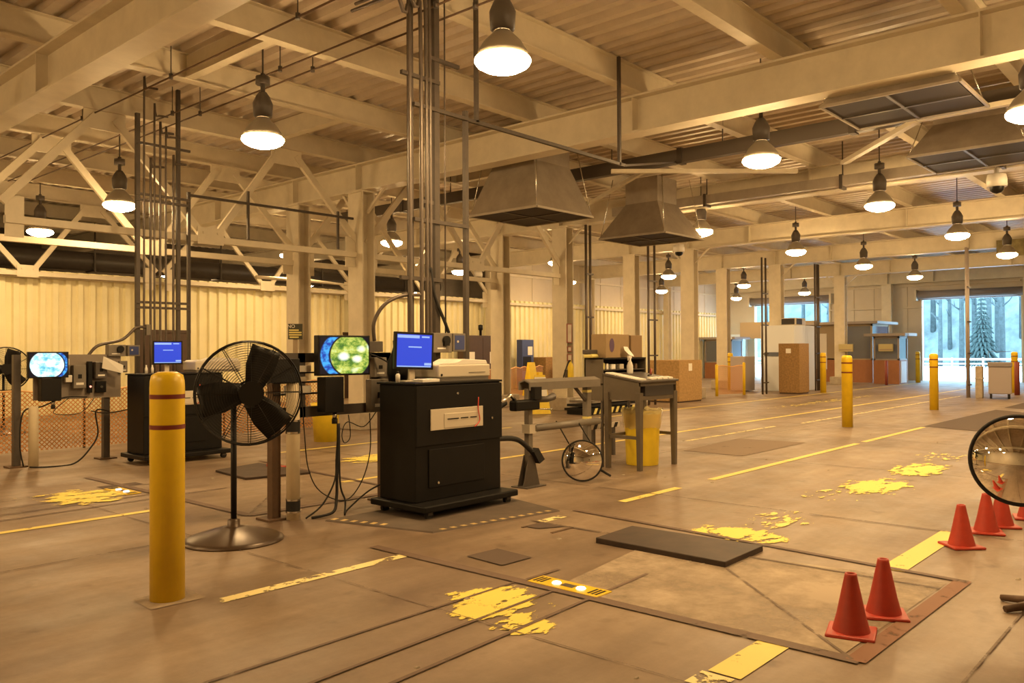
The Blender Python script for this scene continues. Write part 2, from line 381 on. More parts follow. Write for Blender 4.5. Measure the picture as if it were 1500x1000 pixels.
# side wall: corrugated below the girt, flat panels above it past x = 25
def corrugated(x0, x1, y, z0, z1, pitch=.3, d=.075):
    m = MB(); vs = []; x = x0
    while x < x1:
        for dx, dy in ((0, 0), (.12, 0), (.15, d), (.27, d)):
            if x+dx <= x1+.01: vs += [(x+dx, y+dy, z0), (x+dx, y+dy, z1)]
        x += pitch
    return m.add(vs, [(2*i, 2*i+2, 2*i+3, 2*i+1) for i in range(len(vs)//2-1)])
struct('wall_side', corrugated(-8, XE, YW, 0, 3.62), 'wall')
m = MB(); m.box(25, XE, YW+.02, YW+.12, 3.62, 5.9)
for x in [25.0+1.65*i for i in range(12)]: m.box(x-.012, x+.012, YW, YW+.02, 3.62, 5.7)
struct('wall_side_upper', m, 'panelwall')
struct('trim_1', MB().box(-8, 24.6, YW-.16, YW-.02, 3.42, 3.50), 'steel')
struct('trim_2', MB().box(25, XE, YW-.14, YW, 3.42, 3.52).box(25, XE, YW-.08, YW, 4.6, 4.68), 'steel')
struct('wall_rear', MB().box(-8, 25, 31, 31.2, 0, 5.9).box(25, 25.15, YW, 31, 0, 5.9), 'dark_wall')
struct('wall_near', MB().box(-8.2, -8, -9, 31, 0, 5.9).box(-8, XE, -9.2, -9, 0, 5.9), 'panelwall')
# end wall with the two vehicle doors and a small doorway
def slab(y0, y1, z0, z1): m.box(XE, XE+.2, y0, y1, z0, z1)
m = MB()
for y0, y1 in ((-9, 7.7), (11.9, 16.45), (20.6, 21.2), (22.2, YW+.3)): slab(y0, y1, 0, 5.9)
slab(7.7, 11.9, 4.0, 5.9); slab(16.45, 20.6, 4.04, 5.9); slab(21.2, 22.2, 2.2, 5.9)
for y in (-6, -3, 0, 3, 6, 12.6, 14.2, 15.2, 16): m.box(XE-.03, XE, y-.02, y+.02, 0, 5.7)
m.box(XE-.14, XE, 11.9, 16.45, 3.55, 3.63); m.box(XE-.14, XE, 7.7, 22.5, 4.62, 4.70)
struct('wall_end', m, 'panelwall')
def roller(name, y0, y1, z):
    m = MB().lathe([(.20, y0-.15), (.20, y1+.15)], 14, T=Matrix.Translation((XE-.24, 0, z+.17)) @ Matrix.Rotation(R(-90), 4, 'X'))
    o = struct(name, m, 'purplegrey')
    MB().box(XE-.06, XE+.12, y0, y1, z-.06, z).build('bottom_bar', 'purplegrey', o)
    f = MB()
    for y in (y0-.08, y1): f.box(XE-.1, XE+.02, y, y+.08, 0, z+.05)
    f.box(XE-.48, XE-.02, y0-.25, y0-.15, z-.1, z+.42).box(XE-.48, XE-.02, y1+.15, y1+.25, z-.1, z+.42)
    f.build('door_guide', 'steel', o)
    return o
roller('door_1', 7.7, 11.9, 4.0); roller('door_2', 16.45, 20.6, 4.04)
struct('door_3', MB().box(XE-.05, XE, 21.1, 21.2, 0, 2.3).box(XE-.05, XE, 22.2, 22.3, 0, 2.3).box(XE-.12, XE, 21.1, 22.3, 2.2, 2.42), 'boothdaylight')

# ------------------------------------------------------------------ outdoors
struct('ground_outside', MB().box(XE+.2, 130, -20, 90, -.2, -.01), 'snowy')
t = thing('guard_rail', 'white guard rail outside beyond the big open door', 'railing', (66, 0, 0))
MB().box(0, .06, 6, 40, .72, .86).build('upper_rail', 'rail', t); MB().box(0, .06, 6, 40, .42, .5).build('lower_rail', 'rail', t)
for k in range(18): MB().box(.06, .14, 6+2*k, 6.1+2*k, 0, .9).build('post', 'rail', t)
struct('hill', MB().hexa([(84, -10, 0), (112, -10, 0), (112, 80, 0), (84, 80, 0)], [(96, -10, 11), (112, -10, 22), (112, 80, 22), (96, 80, 11)]), 'hill')
rt = random.Random(3)
def tree(x, y, h, conifer, label):
    t = thing('conifer' if conifer else 'bare_tree', label, 'tree', (x, y, .0), group=None if conifer else 'bare trees beyond the open door')
    z0 = 0 if x < 84 else (x-84)*.9-.5
    t.location.z = max(0, min(z0, 11))
    r = h*.014+.05
    MB().tube([(0, 0, -.4), (rt.uniform(-.1, .1), rt.uniform(-.1, .1), h*.5), (rt.uniform(-.3, .3), rt.uniform(-.3, .3), h)], [r, r*.7, r*.15], 7).build('trunk', 'bark', t)
    m = MB()
    if conifer:
        for k in range(17):
            zz = h*(.08+.053*k); rr = h*.21*(1-k/17.5)
            n = 16
            for j in range(n):
                a = 2*PI*j/n+k*.7; e = (rr*rt.uniform(.7, 1.1)*math.cos(a), rr*rt.uniform(.7, 1.1)*math.sin(a), zz-rr*.35)
                m.tube([(0, 0, zz+.15*rr), (e[0]*.6, e[1]*.6, zz), e], [.04*rr+.03, .13*rr, .03], 5)
        m.build('foliage', 'leaf', t)
    else:
        for k in range(12):
            zz = h*rt.uniform(.3, .92); a = rt.uniform(0, 2*PI); ln = h*.1*rt.uniform(.5, 1)
            e = (ln*math.cos(a), ln*math.sin(a), zz+ln*.8); mid = (e[0]*.5, e[1]*.5, zz+ln*.3)
            m.tube([(0, 0, zz), mid, e], [r*.35, r*.22, .015], 5)
            m.tube([mid, (mid[0]+ln*.3*math.cos(a+1), mid[1]+ln*.3*math.sin(a+1), mid[2]+ln*.5)], [r*.2, .012], 4)
        m.build('branches', 'bark', t)
    return t
tree(76, 16.2, 6.8, True, 'dark green conifer outside the big open door, seen beyond the wheeled cabinet')
n = 0
for x in (80, 86, 92):
    for k in range(9):
        y = 12+ (x-80)*.25 + k*(1.7+.02*(x-80)) + rt.uniform(-.6, .6)
        tree(x+rt.uniform(-2, 2), y, rt.uniform(11, 17), False, 'tall bare tree on the slope beyond the big open door')
for k in range(9):
    tree(84+rt.uniform(-2, 4), 28+k*1.9+rt.uniform(-.5, .5), rt.uniform(11, 16), False, 'tall bare tree on the slope seen through the far vehicle door').__setitem__('group', 'bare trees beyond the far vehicle door')

# ------------------------------------------------------------------ floor markings
nmark = [0]
def mark(name, pts, m, z=.004):
    nmark[0] += 1; z = z + .00004*nmark[0]
    return struct(name, MB().quad([(x, y, z) for x, y in pts]), m)
def strip(name, a, b, w, m, z=.004):
    a, b = Vector((*a, 0)), Vector((*b, 0)); d = (b-a).normalized(); n_ = Vector((-d.y, d.x, 0))*w/2
    return mark(name, [(a+n_)[:2], (a-n_)[:2], (b-n_)[:2], (b+n_)[:2]], m, z)
for a, b, mm in ((2.64, 4.15, 'linewhite'), (5.75, 6.1, 'linewhite'), (7.07, 8.2, 'line'), (8.95, 13.9, 'line'), (14.2, 17.6, 'line')): strip('floor_line', (a, 4.80), (b, 4.80), .1, mm)
for a, b in ((-2, 3.9), (6.0, 7.6), (8.6, 40)): strip('floor_line', (a, 8.05), (b, 8.05), .1, 'line')
for a, b in ((3.62, 4.2), (6.1, 7.7)): strip('floor_line', (a, 1.88), (b, 1.88), .17, 'line')
strip('floor_line', (3.43, 1.9), (3.6, 1.9), .17, 'linewhite')
for a, b in ((1, 3.3), (7, 12.5), (13, 40)): strip('floor_line', (a, 11.15), (b, 11.15), .09, 'line')
strip('floor_line', (12.5, 7.15), (16, 7.15), .08, 'linewhite'); strip('floor_line', (17, 7.0), (30, 7.0), .08, 'linewhite')
strip('floor_line', (18.5, 3.2), (24, 4.0), .1, 'linewhite')
zi = .003
for x0, x1, y0, y1, mm in ((3.45, 4.15, 3.15, 3.85, 'patch'), (3.35, 3.75, 2.8, 3.75, 'patch'), (6.2, 6.75, 2.75, 3.7, 'patch'), (6.6, 7.9, 2.85, 3.55, 'patchsparse'), (9.0, 10.4, 2.75, 3.55, 'patch'), (8.4, 9.3, 2.9, 3.7, 'patchsparse'), (10.6, 12.2, 2.8, 3.5, 'patch'), (12.2, 13.6, 2.9, 3.7, 'patchsparse'),
                          (3.15, 4.05, 8.75, 9.95, 'patch'), (7.0, 8.4, 9.0, 9.9, 'patch'), (20, 30, 9.0, 9.7, 'patchsparse')):
    zi += .0005; mark('floor_patch', [(x0, y1), (x0, y0), (x1, y0), (x1, y1)], mm, zi)
# filled joints round the test bay
for dy in (0, 5.62):
    strip('floor_seam', (4.18, 5.2+dy), (4.21, 1.45+dy), .09, 'seam', .006)
    strip('floor_seam', (4.2, 1.47+dy), (6.12, 1.43+dy), .1, 'seamred' if dy == 0 else 'seam', .006)
    strip('floor_seam', (6.1, 1.4+dy), (6.4, 4.9+dy), .06, 'seam', .006)
    strip('floor_seam', (5.4, 2.79+dy), (4.21, 1.49+dy), .02, 'crack', .006)
    strip('floor_seam', (4.15, 3.68+dy), (1.5, 3.66+dy), .02, 'seam', .006)
    strip('floor_seam', (4.15, 3.36+dy), (1.9, 3.27+dy), .025, 'seam', .006)
    strip('floor_seam', (4.9, 3.12+dy), (1.8, 2.96+dy), .028, 'seam', .006)
    strip('floor_seam', (4.25, 3.66+dy), (4.6, 3.66+dy), .03, 'seam', .006)
strip('floor_seam', (3.42, 9), (3.42, -2), .01, 'crack', .006)
strip('floor_seam', (5.75, 4.9), (5.82, 1.5), .03, 'crack', .006)
for x in (7.6, 11.0, 14.6, 17.6, 21, 26): strip('floor_seam', (x, 22), (x+.1, -4), .02, 'crack', .005)
for y in (6.6, 9.7, 1.0, -1): strip('floor_seam', (-2, y), (40, y), .014, 'crack', .005)
mark('floor_patch', [(4.44, 4.42), (4.76, 4.40), (4.73, 4.02), (4.41, 4.03)], 'darkpatch', .005)
mark('floor_patch', [(17.8, 4.85), (16.6, 2.2), (21.6, 2.4), (23.7, 4.76)], 'darkpatch', .003)
mark('floor_patch', [(24.6, 4.76), (23.4, 2.2), (30, 2.4), (31, 4.76)], 'darkpatch', .003)
mark('floor_patch', [(11.26, 6.51), (11.21, 5.5), (13.5, 5.5), (13.4, 6.65)], 'dimpatch', .003)
mark('floor_patch', [(4.25, 3.4), (4.26, 1.55), (6.0, 1.5), (5.7, 3.6)], 'lightpatch', .002)
mark('floor_patch', [(2.3, 5.25), (2.28, 4.95), (2.62, 4.93), (2.64, 5.24)], 'lightpatch', .002)
mark('floor_patch', [(3.95, 9.95), (3.95, 9.7), (4.4, 9.75), (4.4, 9.95)], 'darkpatch', .003)
struct('floor_trim', MB().box(5.48, 5.77, 4.42, 4.45, 0, .006).box(5.48, 5.77, 4.75, 4.78, 0, .006), 'rust')
mark('floor_patch', [(5.52, 4.78), (5.53, 4.62), (5.75, 4.5), (5.75, 4.75)], 'darkpatch', .004)

# ------------------------------------------------------------------ high bay lamps
def make_lamp(label, loc):
    t = thing('pendant_lamp', label, 'lamp', loc, group='high bay lamps under the roof')
    MB().lathe([(.245, -.02), (.245, 0), (.235, .04), (.18, .13), (.11, .20), (.08, .235)], 20, cap=False).build('reflector', 'lampshell', t)
    MB().lathe([(.08, .235), (.115, .25), (.125, .42), (.09, .50), (.05, .56)], 14).build('ballast_housing', 'darkgrey', t)
    top = ZD - loc[2]
    MB().tube([(0, 0, .55), (0, 0, min(top, .8))], .03, 8).lathe([(.09, .66), (.09, .76)], 10).tube([(0, 0, .7), (0, 0, top)], .012, 6).build('hanging_stem', 'darkgrey', t)
    MB().lathe([(.236, -.005), (.262, -.025), (.266, -.05), (.245, -.085), (.18, -.122), (.10, -.145), (.01, -.152)], 20, cap=False).build('lens', 'lens', t)
    return t
M_['lampshell'] = mat('grey lamp reflector', (.30, .27, .22), .4, .3)
rows = [
    (5.17, (5.7, 11.2, 16.3, 21.9, 27.4, 33), 'over the lane with the loose plate'),
    (9.35, (5.75, 17.07, 22.4, 27.84, 33.4), 'over the lane behind the consoles'),
    (15.9, (6.75, 13.38, 19.98, 26.56, 32.65, 39.07), 'behind the front row of columns'),
    (20.1, (6.77, 13.2, 19.92, 26.02, 32.95, 40.39), 'in front of the corrugated side wall'),
    (27.8, (13.3, 19.33, 25.25-.6), 'in the dark space past the wall'),
    (1.83, (5.5, 11.07, 16.2, 22.1), 'over the orange cones'),
    (-2.5, (7.4, 12.6), 'on the viewer\'s own side'),  # unseen row, added for its light
]
ords = ['first', 'second', 'third', 'fourth', 'fifth', 'sixth']
lamp0 = None
offs = {}
for y, xs, where in rows:
    for i, x in enumerate(xs):
        lb = f'glowing high bay lamp, {ords[i]} of the row {where}'
        z_ = 4.3
        if y == 15.9 and i == 0: x, z_ = 6.18, 4.15
        if lamp0 is None: lamp0 = make_lamp(lb, (x, y, 4.3))
        else: dup(lamp0, (x, 14.6 if z_ < 4.3 else y, z_), 0, lb)
for x, y in ((-2.2, 5.17), (-.6, 9.35), (-5.3, 5.17), (-5, 12), (0, 16), (0, 20)):  # unseen lamps added to light the hall from outside the view
    dup(lamp0, (x, y, 4.3), 0, 'glowing domed high bay lamp added outside the view for its light').__setitem__('group', 'lamps outside the view')

# ------------------------------------------------------------------ exhaust hoods
def hood(label, x0, x1, y0, y1, z0, hh, inset, neck):
    t = thing('exhaust_hood', label, 'hood', ((x0+x1)/2, (y0+y1)/2, z0))
    a, b = (x1-x0)/2, (y1-y0)/2; c, d = a-inset, b-inset
    m = MB()
    q = lambda a, b, z: [(-a, -b, z), (a, -b, z), (a, b, z), (-a, b, z)]
    m.add(q(a, b, .0)+q(a, b, .04)+q(c, d, hh)+q(c, d, hh+neck), [(i+4*k, (i+1) % 4+4*k, (i+1) % 4+4*k+4, i+4*k+4) for k in range(3) for i in range(4)]+[(12, 13, 14, 15)])
    m.build('hood_shell', 'galv', t)
    MB().box(-a+.03, a-.03, -b+.03, b-.03, .015, .03).build('grille', 'grille', t)
    g = MB()
    dv = MB().box(-.02, .02, -b+.03, b-.03, .0, .014); dv.build('divider', 'darkgrey', t); MB().box(-a+.03, a-.03, -.02, .02, .001, .0145).build('divider', 'darkgrey', t)
    for s in (-1, 1): g.box(-a, a, s*b-.03, s*b+.0, -.005, .03).box(s*a-.03, s*a, -b, b, -.005, .03)
    g.build('rim_frame', 'galv', t)
    for sx, sy in ((-1, -1), (1, -1), (1, 1), (-1, 1)):
        MB().tube([(sx*(a-.02), sy*(b-.02), .03), (sx*(a-.25), sy*(b-.2), min(1.6, 5.34-z0))], .009, 5).build('hanger_rod', 'silver', t)
    return t
hood('galvanised exhaust hood with wide flat shoulders, left of the two beside the tall strut', 10.79, 12.41, 9.03, 10.62, 4.0, .92, .30, .42)
hood('galvanised exhaust hood tapering like a pyramid to a square neck, right of the strut', 14.98, 16.62, 9.06, 10.72, 4.0, .78, .42, .55)
hood('galvanised exhaust hood showing its dark underside beneath the long girder, upper right', 10.6, 12.02, 2.47, 4.09, 4.655, .55, .36, .1)
hood('galvanised exhaust hood cut by the right edge beside the white dome camera', 14.35, 16.0, 2.45, 4.12, 4.655, .55, .32, .1)
# horizontal bracing under the deck near the hoods
struct('ceiling_brace', MB().beam((14.6, 5.23, 4.80), (12.57, 3.45, 4.80), .1, .07), 'steel')
struct('ceiling_brace', MB().beam((12.57, 3.45, 4.80), (12.4, -1.0, 4.80), .1, .07), 'steel')
struct('ceiling_brace', MB().beam((12.4, 8.6, 4.80), (14.7, 6.1, 4.80), .09, .07), 'steel')
struct('ceiling_brace', MB().beam((13.1, 8.0, 5.0), (16.95, 13.2, 5.0), .07, .07), 'steel')
t = thing('busway', 'dark brown overhead electrical busway running across the lanes behind the hoods', 'busway', (13, 0, 5.0))
m = MB().box(-.07, .07, -2, 17.5, -.12, .12); m.build('trunk', 'busbar', t)
for y in (-.5, 4.5, 7.5, 11.5, 15): MB().box(-.09, .09, y-.05, y+.05, -.14, .14).build('coupling', 'strut', t)
for y in (.2, 6.7, 9, 13.4): MB().tube([(0, y, .1), (0, y, .69)], .012, 5).build('hanger_rod', 'strut', t)
# second service duct at the third girder
t = thing('service_duct', 'grey rectangular service duct along the girder behind the pyramid hood', 'duct', (16.7, 0, 4.9))
MB().box(-.1, .1, -3, 11.5, -.1, .1).build('trunk', 'galv', t)
for y in (.6, 3.2, 6.0, 9.0): MB().tube([(0, y, .05), (0, y, .8)], .014, 5).box(-.13, .13, y-.03, y+.03, -.16, .12).build('hanger', 'strut', t)
# sprinkler pipes
for (x, y0, y1, z, lb) in ((6.1, 5.5, 20, 5.28, 'thin sprinkler pipe under the deck, nearer of the pair above the fan'), (6.4, 5.2, 20, 5.28, 'thin sprinkler pipe under the deck, farther of the pair above the fan'), (5.3, 6.9, 22, 5.3, 'thin sprinkler pipe under the deck above the left island, apart from the pair')):
    t = thing('sprinkler_pipe', lb, 'pipe', (x, 0, z))
    MB().tube([(0, y0, 0), (0, y1, 0)], .012, 7).build('pipe', 'rust', t)
    for y in (y0+1, y0+4, y0+7): MB().tube([(0, y, .02), (0, y, .42)], .008, 5).lathe([(.03, -.03), (.03, .04)], 6, c=(0, y, 0)).build('hanger', 'darkgrey', t)
# white dome cameras
def dome_cam(label, loc):
    t = thing('ceiling_camera', label, 'security camera', loc)
    MB().lathe([(.04, .34), (.04, .24), (.15, .22), (.17, .12), (.165, 0)], 16).tube([(0, 0, .3), (0, 0, 4.95-loc[2])], .02, 6).build('housing', 'white', t)
    MB().lathe([(.12, 0), (.11, -.06), (.07, -.10), (.01, -.12)], 16, cap=False).build('dome_lens', 'blackplastic', t)
dome_cam('white dome camera hanging beside the column right of the pyramid hood', (21.6, 12.57, 4.45))
dome_cam('white dome camera hanging below the hood at the right edge', (16.7, 3.3, 4.42))
dome_cam('white dome camera far back behind the truss gusset', (22.9, 22.1, 4.4))
tag(MB().box(29.85, 29.9, 4.6, 5.93, 4.45, 4.98).build('hanging_banner', mat('olive printed banner', (.20, .16, .06), .7, noise=.6, nscale=5), None), 'dull olive banner hanging under the far girder above the wheeled cabinet', 'banner')

# ------------------------------------------------------------------ bollards
def bollard(label, x, y, h=1.43, m='yellow', r=.104, group='yellow bollards'):
    t = thing('bollard', label, 'bollard', (x, y, 0), group=group)
    MB().lathe([(r, 0), (r, h-.10), (r*.985, h-.06), (r*.9, h-.022), (r*.6, h-.004), (.01, h)], 28).build('sleeve', m, t)
    for z in (h-.155, h-.345): MB().lathe([(r+.0015, z-.014), (r+.0015, z+.014)], 28, cap=False).build('tape_band', 'redtape', t)
    return t
b0 = bollard('big yellow bollard with two red bands, nearest the viewer beside the floor fan', 2.455, 5.10)
for x, y, lb in ((16.8, 5.99, 'yellow bollard standing in front of the column on the island past the worktable'), (22.84, 5.97, 'pale sunlit yellow bollard in line with the big open door'), (29.46, 11.34, 'yellow bollard beside the tall plywood crate and white cabinet'), (40.9, 11.36, 'far yellow bollard at the edge of the big open door frame'), (33.3, 6.1, 'yellow bollard at the right edge by the door jamb'), (29.4, 14.9, 'thick yellow bollard behind orange netting in front of the small doorway')):
    dup(b0, (x, y, 0), 0, lb)
def tube_guard(label, x, y, h, bands):
    t = thing('guard_tube', label, 'bollard', (x, y, 0))
    MB().lathe([(.062, 0), (.062, h-.03), (.05, h-.006), (.01, h)], 20).build('tube', 'pv', t)
    for z in bands:
        MB().lathe([(.065, z-.055), (.065, z+.055)], 20, cap=False).build('black_band', 'rubber', t)
        for s in (-1, 1): MB().lathe([(.068, z+s*.055-.008), (.068, z+s*.055+.008)], 20, cap=False).build('clamp_ring', 'silver', t)
tube_guard('cream guard tube with two black bands right of the fan', 4.38, 6.62, 1.27, (.13, .86))
tube_guard('plain cream guard tube under the screen on the far left island', 4.09, 12.38, .83, ())

# ------------------------------------------------------------------ floor fans
def make_fan(label, base, head, rot, r=.425):
    t = thing('pedestal_fan', label, 'fan', base)
    MB().lathe([(.40, .0), (.40, .012), (.36, .035), (.2, .085), (.09, .115), (.05, .12), (.05, .17), (.03, .18)], 32).build('base', 'fanbase', t)
    c = Vector(head)-Vector(base)
    MB().tube([(0, 0, .1), (0, 0, c.z-.1)], .024, 12).build('pole', 'blackplastic', t)
    T = Matrix.Translation(c) @ Matrix.Rotation(rot, 4, 'Z') @ Matrix.Rotation(R(90), 4, 'X')
    # local z = axis towards the viewer
    def ring(m, rr, z, w): m.tube([T @ Vector((rr*math.cos(2*PI*i/44), rr*math.sin(2*PI*i/44), z)) for i in range(44)], w, 4, closed=True)
    g = MB()
    for rr, z, w in ((r, .0, .009), (r*.985, .05, .005), (r*.985, -.05, .005)): ring(g, rr, z, w)
    g.build('guard_rim', 'blackplastic', t)
    def prof(rr): return .055+.05*(1-(rr/r)**2)
    for s, nm in ((1, 'front_guard'), (-1, 'rear_guard')):
        g = MB()
        for k in range(4, 22): ring(g, r*k/22, s*prof(r*k/22), .0016)
        for j in range(12):
            a = 2*PI*j/12
            g.tube([T @ Vector((q*math.cos(a), q*math.sin(a), s*prof(q))) for q in (r*.18, r*.45, r*.75, r*.97)]+[T @ Vector((r*math.cos(a), r*math.sin(a), 0))], .0032, 4)
        g.lathe([(.10, s*.1), (.10, s*.11)], 18, T=T)
        g.build(nm, 'blackplastic', t)
    MB().lathe([(.075, -.22), (.085, -.2), (.085, -.06), (.06, -.04)], 18, T=T).build('motor', 'blackplastic', t)
    MB().lathe([(.06, -.045), (.065, .0), (.05, .035), (.01, .045)], 18, T=T).build('hub', 'blackplastic', t)
    for a0 in (R(72), R(192), R(312)):
        m = MB(); vs = []
        n = 8
        for i in range(n+1):
            q = .05+(r*.92-.05)*i/n; w = .075+.05*min(1, i/4); off = -.02
            ca, sa = math.cos(a0), math.sin(a0)
            for s_, z in ((-1, -.035), (-.33, -.012), (.33, .012), (1, .035)):
                u = s_*w + off
                vs.append(T @ Vector((q*ca-u*sa, q*sa+u*ca, z)))
        fs = [(i*4+j, i*4+j+1, i*4+j+5, i*4+j+4) for i in range(n) for j in range(3)]
        m.add(vs, fs, True); o = m.build('blade', 'blackplastic', t)
        sd = o.modifiers.new('thick', 'SOLIDIFY'); sd.thickness = .004
    MB().beam(c+Vector((0, 0, -.12)), c+Vector((0, 0, -.02)), .06, .06).build('yoke', 'blackplastic', t)
    return t
M_['fanbase'] = mat('dark bronze fan base', (.085, .055, .035), .34, .3, noise=.2, nscale=6)
f1 = make_fan('black pedestal fan on a round bronze base beside the big yellow bollard', (3.58, 6.27, 0), (3.635, 6.12, 1.215), R(-22))
make_fan('half hidden pedestal fan behind the netting at the left edge', (5.4, 17.95, 0), (5.42, 17.85, 1.25), R(-10), .42)

# ------------------------------------------------------------------ console carts
def console(label, x, y):
    t = thing('console_cabinet', label, 'cabinet', (x, y, 0))
    W, D, z0, z1 = 1.17, .52, .135, 1.235
    MB().box(0, W, 0, D, z0, z1).build('body', 'black', t, bev=.008)
    MB().box(-.02, W+.01, -.02, D+.02, z1, z1+.02).build('top', 'black', t, bev=.004)
    MB().box(-.0, .86*W+.17, -.018, 0, .66, z1-.01).build('upper_front_panel', 'black', t, bev=.004)
    MB().box(.16, .92, -.012, 0, .26, .62).build('lower_door', 'black', t, bev=.004)
    p = MB().box(.17, .88, -.030, -.018, .80, 1.0).build('printer_slot_panel', 'beige', t, bev=.003)
    MB().box(.34, .80, -.036, -.030, .815, .95).build('slot_cover', 'beige', p, bev=.002)
    for a, b in ((.38, .53), (.56, .66), (.69, .78)): MB().box(a, b, -.040, -.036, .893, .903).build('slot', 'blackplastic', p)
    MB().tube(smooth_path([(.80, -.045, 1.09), (.79, -.05, .97), (.81, -.05, .86), (.74, -.05, .80)]), .006, 6).build('red_wire', 'red', p)
    for q in ((.53, 1.14), (1.02, .87), (.20, .825), (.27, .30)):
        MB().lathe([(.012, 0), (.012, .006)], 10, T=Matrix.Translation((q[0], -.022, q[1])) @ Matrix.Rotation(R(90), 4, 'X')).build('lock', 'silver', t)
    d = MB().box(-.07, W+.05, -.20, D+.06, .072, .135).build('dolly_deck', 'black', t, bev=.012)
    for cx, cy in ((.04, -.13), (W-.05, -.13), (.04, D-.03), (W-.05, D-.03)):
        w = MB().lathe([(.042, -.02), (.042, .02)], 16, T=Matrix.Translation((cx, cy, .042)) @ Matrix.Rotation(R(90), 4, 'X')).build('caster', 'rubber', t)
        MB().box(cx-.03, cx+.03, cy-.03, cy-.024, .04, .073).box(cx-.03, cx+.03, cy+.024, cy+.03, .04, .073).build('caster_fork', 'darkgrey', w)
    return t
c1 = console('black wheeled console cabinet with a beige slot panel, under the printer and blue screen', 5.15, 5.79)
c2 = dup(c1, (5.16, 11.42, 0), 0, 'black wheeled console cabinet partly hidden behind the yellow bollard and fan')
def at_monitor(label, x, y, z, rz, w=.42, h=.35, tilt=0):
    t = thing('computer_monitor', label, 'monitor', (x, y, z), rz)
    T = Matrix.Translation((0, 0, .12+h/2)) @ Matrix.Rotation(tilt, 4, 'Y')
    MB().box(-w/2, w/2, -.02, .025, -h/2, h/2, T=T).build('bezel', 'blackplastic', t, bev=.004)
    MB().box(-w*.25, w*.25, .025, .07, -h*.25, h*.25, T=T).build('rear_housing', 'blackplastic', t)
    s = MB().box(-w/2+.022, w/2-.022, -.0225, -.02, -h/2+.022, h/2-.022, T=T).build('screen', 'screenblue', t)
    MB().box(-w/2+.024, w*.12, -.0245, -.0225, h/2-.058, h/2-.03, T=T).build('title_bar', 'screenlight', s)
    MB().box(w*.18, w*.38, -.0245, -.0225, h/2-.052, h/2-.036, T=T).build('window_button', 'screenlight', s)
    MB().box(-w*.16, w*.18, -.0245, -.0225, .03, .042, T=T).build('message_line', 'screenlight', s)
    MB().box(w*.26, w/2-.024, -.0245, -.0225, -h/2+.04, -h/2+.064, T=T).build('button', 'screenlight', s)
    MB().box(-w/2+.024, w/2-.03, -.0245, -.0225, -h/2+.022, -h/2+.033, T=T).build('task_bar', 'screenlight', s)
    MB().box(-.03, .03, .03, .06, .005, .2).build('stand_neck', 'beige', t); MB().box(-.12, .12, -.06, .13, 0, .012).build('stand_foot', 'beige', t, bev=.003)
    return t
at_monitor('computer monitor with a blue screen on the console cabinet beside the beige printer', 5.37, 6.06, 1.256, R(-14), .42, .36, R(2))
at_monitor('computer monitor with a blue screen just above the big yellow bollard', 5.78, 12.0, 1.256, R(-14), .42, .35)
def printer(label, x, y, rz=0):
    t = thing('printer', label, 'printer', (x, y, 1.256), rz)
    MB().box(0, .74, 0, .4, .03, .16).build('body', 'beige', t, bev=.015)
    MB().prism([(.02, .16), (.72, .16), (.70, .20), (.36, .215), (.28, .185), (.05, .18)], .02, .38).build('cover', 'white', t, bev=.006)
    MB().box(.02, .72, .01, .39, 0, .03).build('base', 'greymetal', t)
    MB().box(.42, .66, -.004, 0, .075, .08).build('paper_slot', 'darkgrey', t)
    MB().lathe([(.012, 0), (.012, .006)], 10, T=Matrix.Translation((.04, 0, .06)) @ Matrix.Rotation(R(90), 4, 'X')).build('knob', 'blackplastic', t)
printer('beige printer on top of the console cabinet right of its blue screen', 5.58, 5.93)
printer('beige printer on the cabinet behind the fan on the left island', 6.02, 11.62)
tag(MB().box(5.28, 5.50, 5.83, 5.97, 1.256, 1.285).build('paper_pad', 'paper', None, bev=.003), 'pale paper pad lying at the front edge of the console below the blue screen', 'paper')
t = thing('small_bottle', 'small white bottle at the left end of the console top', 'bottle', (5.17, 6.06, 1.256)); MB().lathe([(.022, 0), (.022, .07), (.012, .085)], 12).build('body', 'white', t); MB().lathe([(.013, .085), (.013, .105)], 10).build('cap', 'blackplastic', t)
t = thing('work_jacket', 'dark jacket hanging behind the console monitor', 'jacket', (5.41, 6.34, 1.256))
MB().lathe([(.10, .0), (.12, .08), (.11, .2), (.07, .28), (.05, .34), (.055, .40), (.02, .43)], 12, T=Matrix.Diagonal((1.1, .6, 1, 1))).build('cloth', 'blackplastic', t); MB().box(-.03, .03, -.1, -.085, .22, .25).build('badge', 'paper', t)
for k, (x, y, lb) in enumerate(((5.28, 11.6, 'white correction bottle, nearer of two at the left end of the far console'), (5.38, 11.63, 'white correction bottle, farther of two at the left end of the far console'))):
    t = thing('small_bottle', lb, 'bottle', (x, y, 1.256)); MB().lathe([(.02, 0), (.02, .07), (.01, .10), (.01, .12)], 10).build('body', 'white', t)

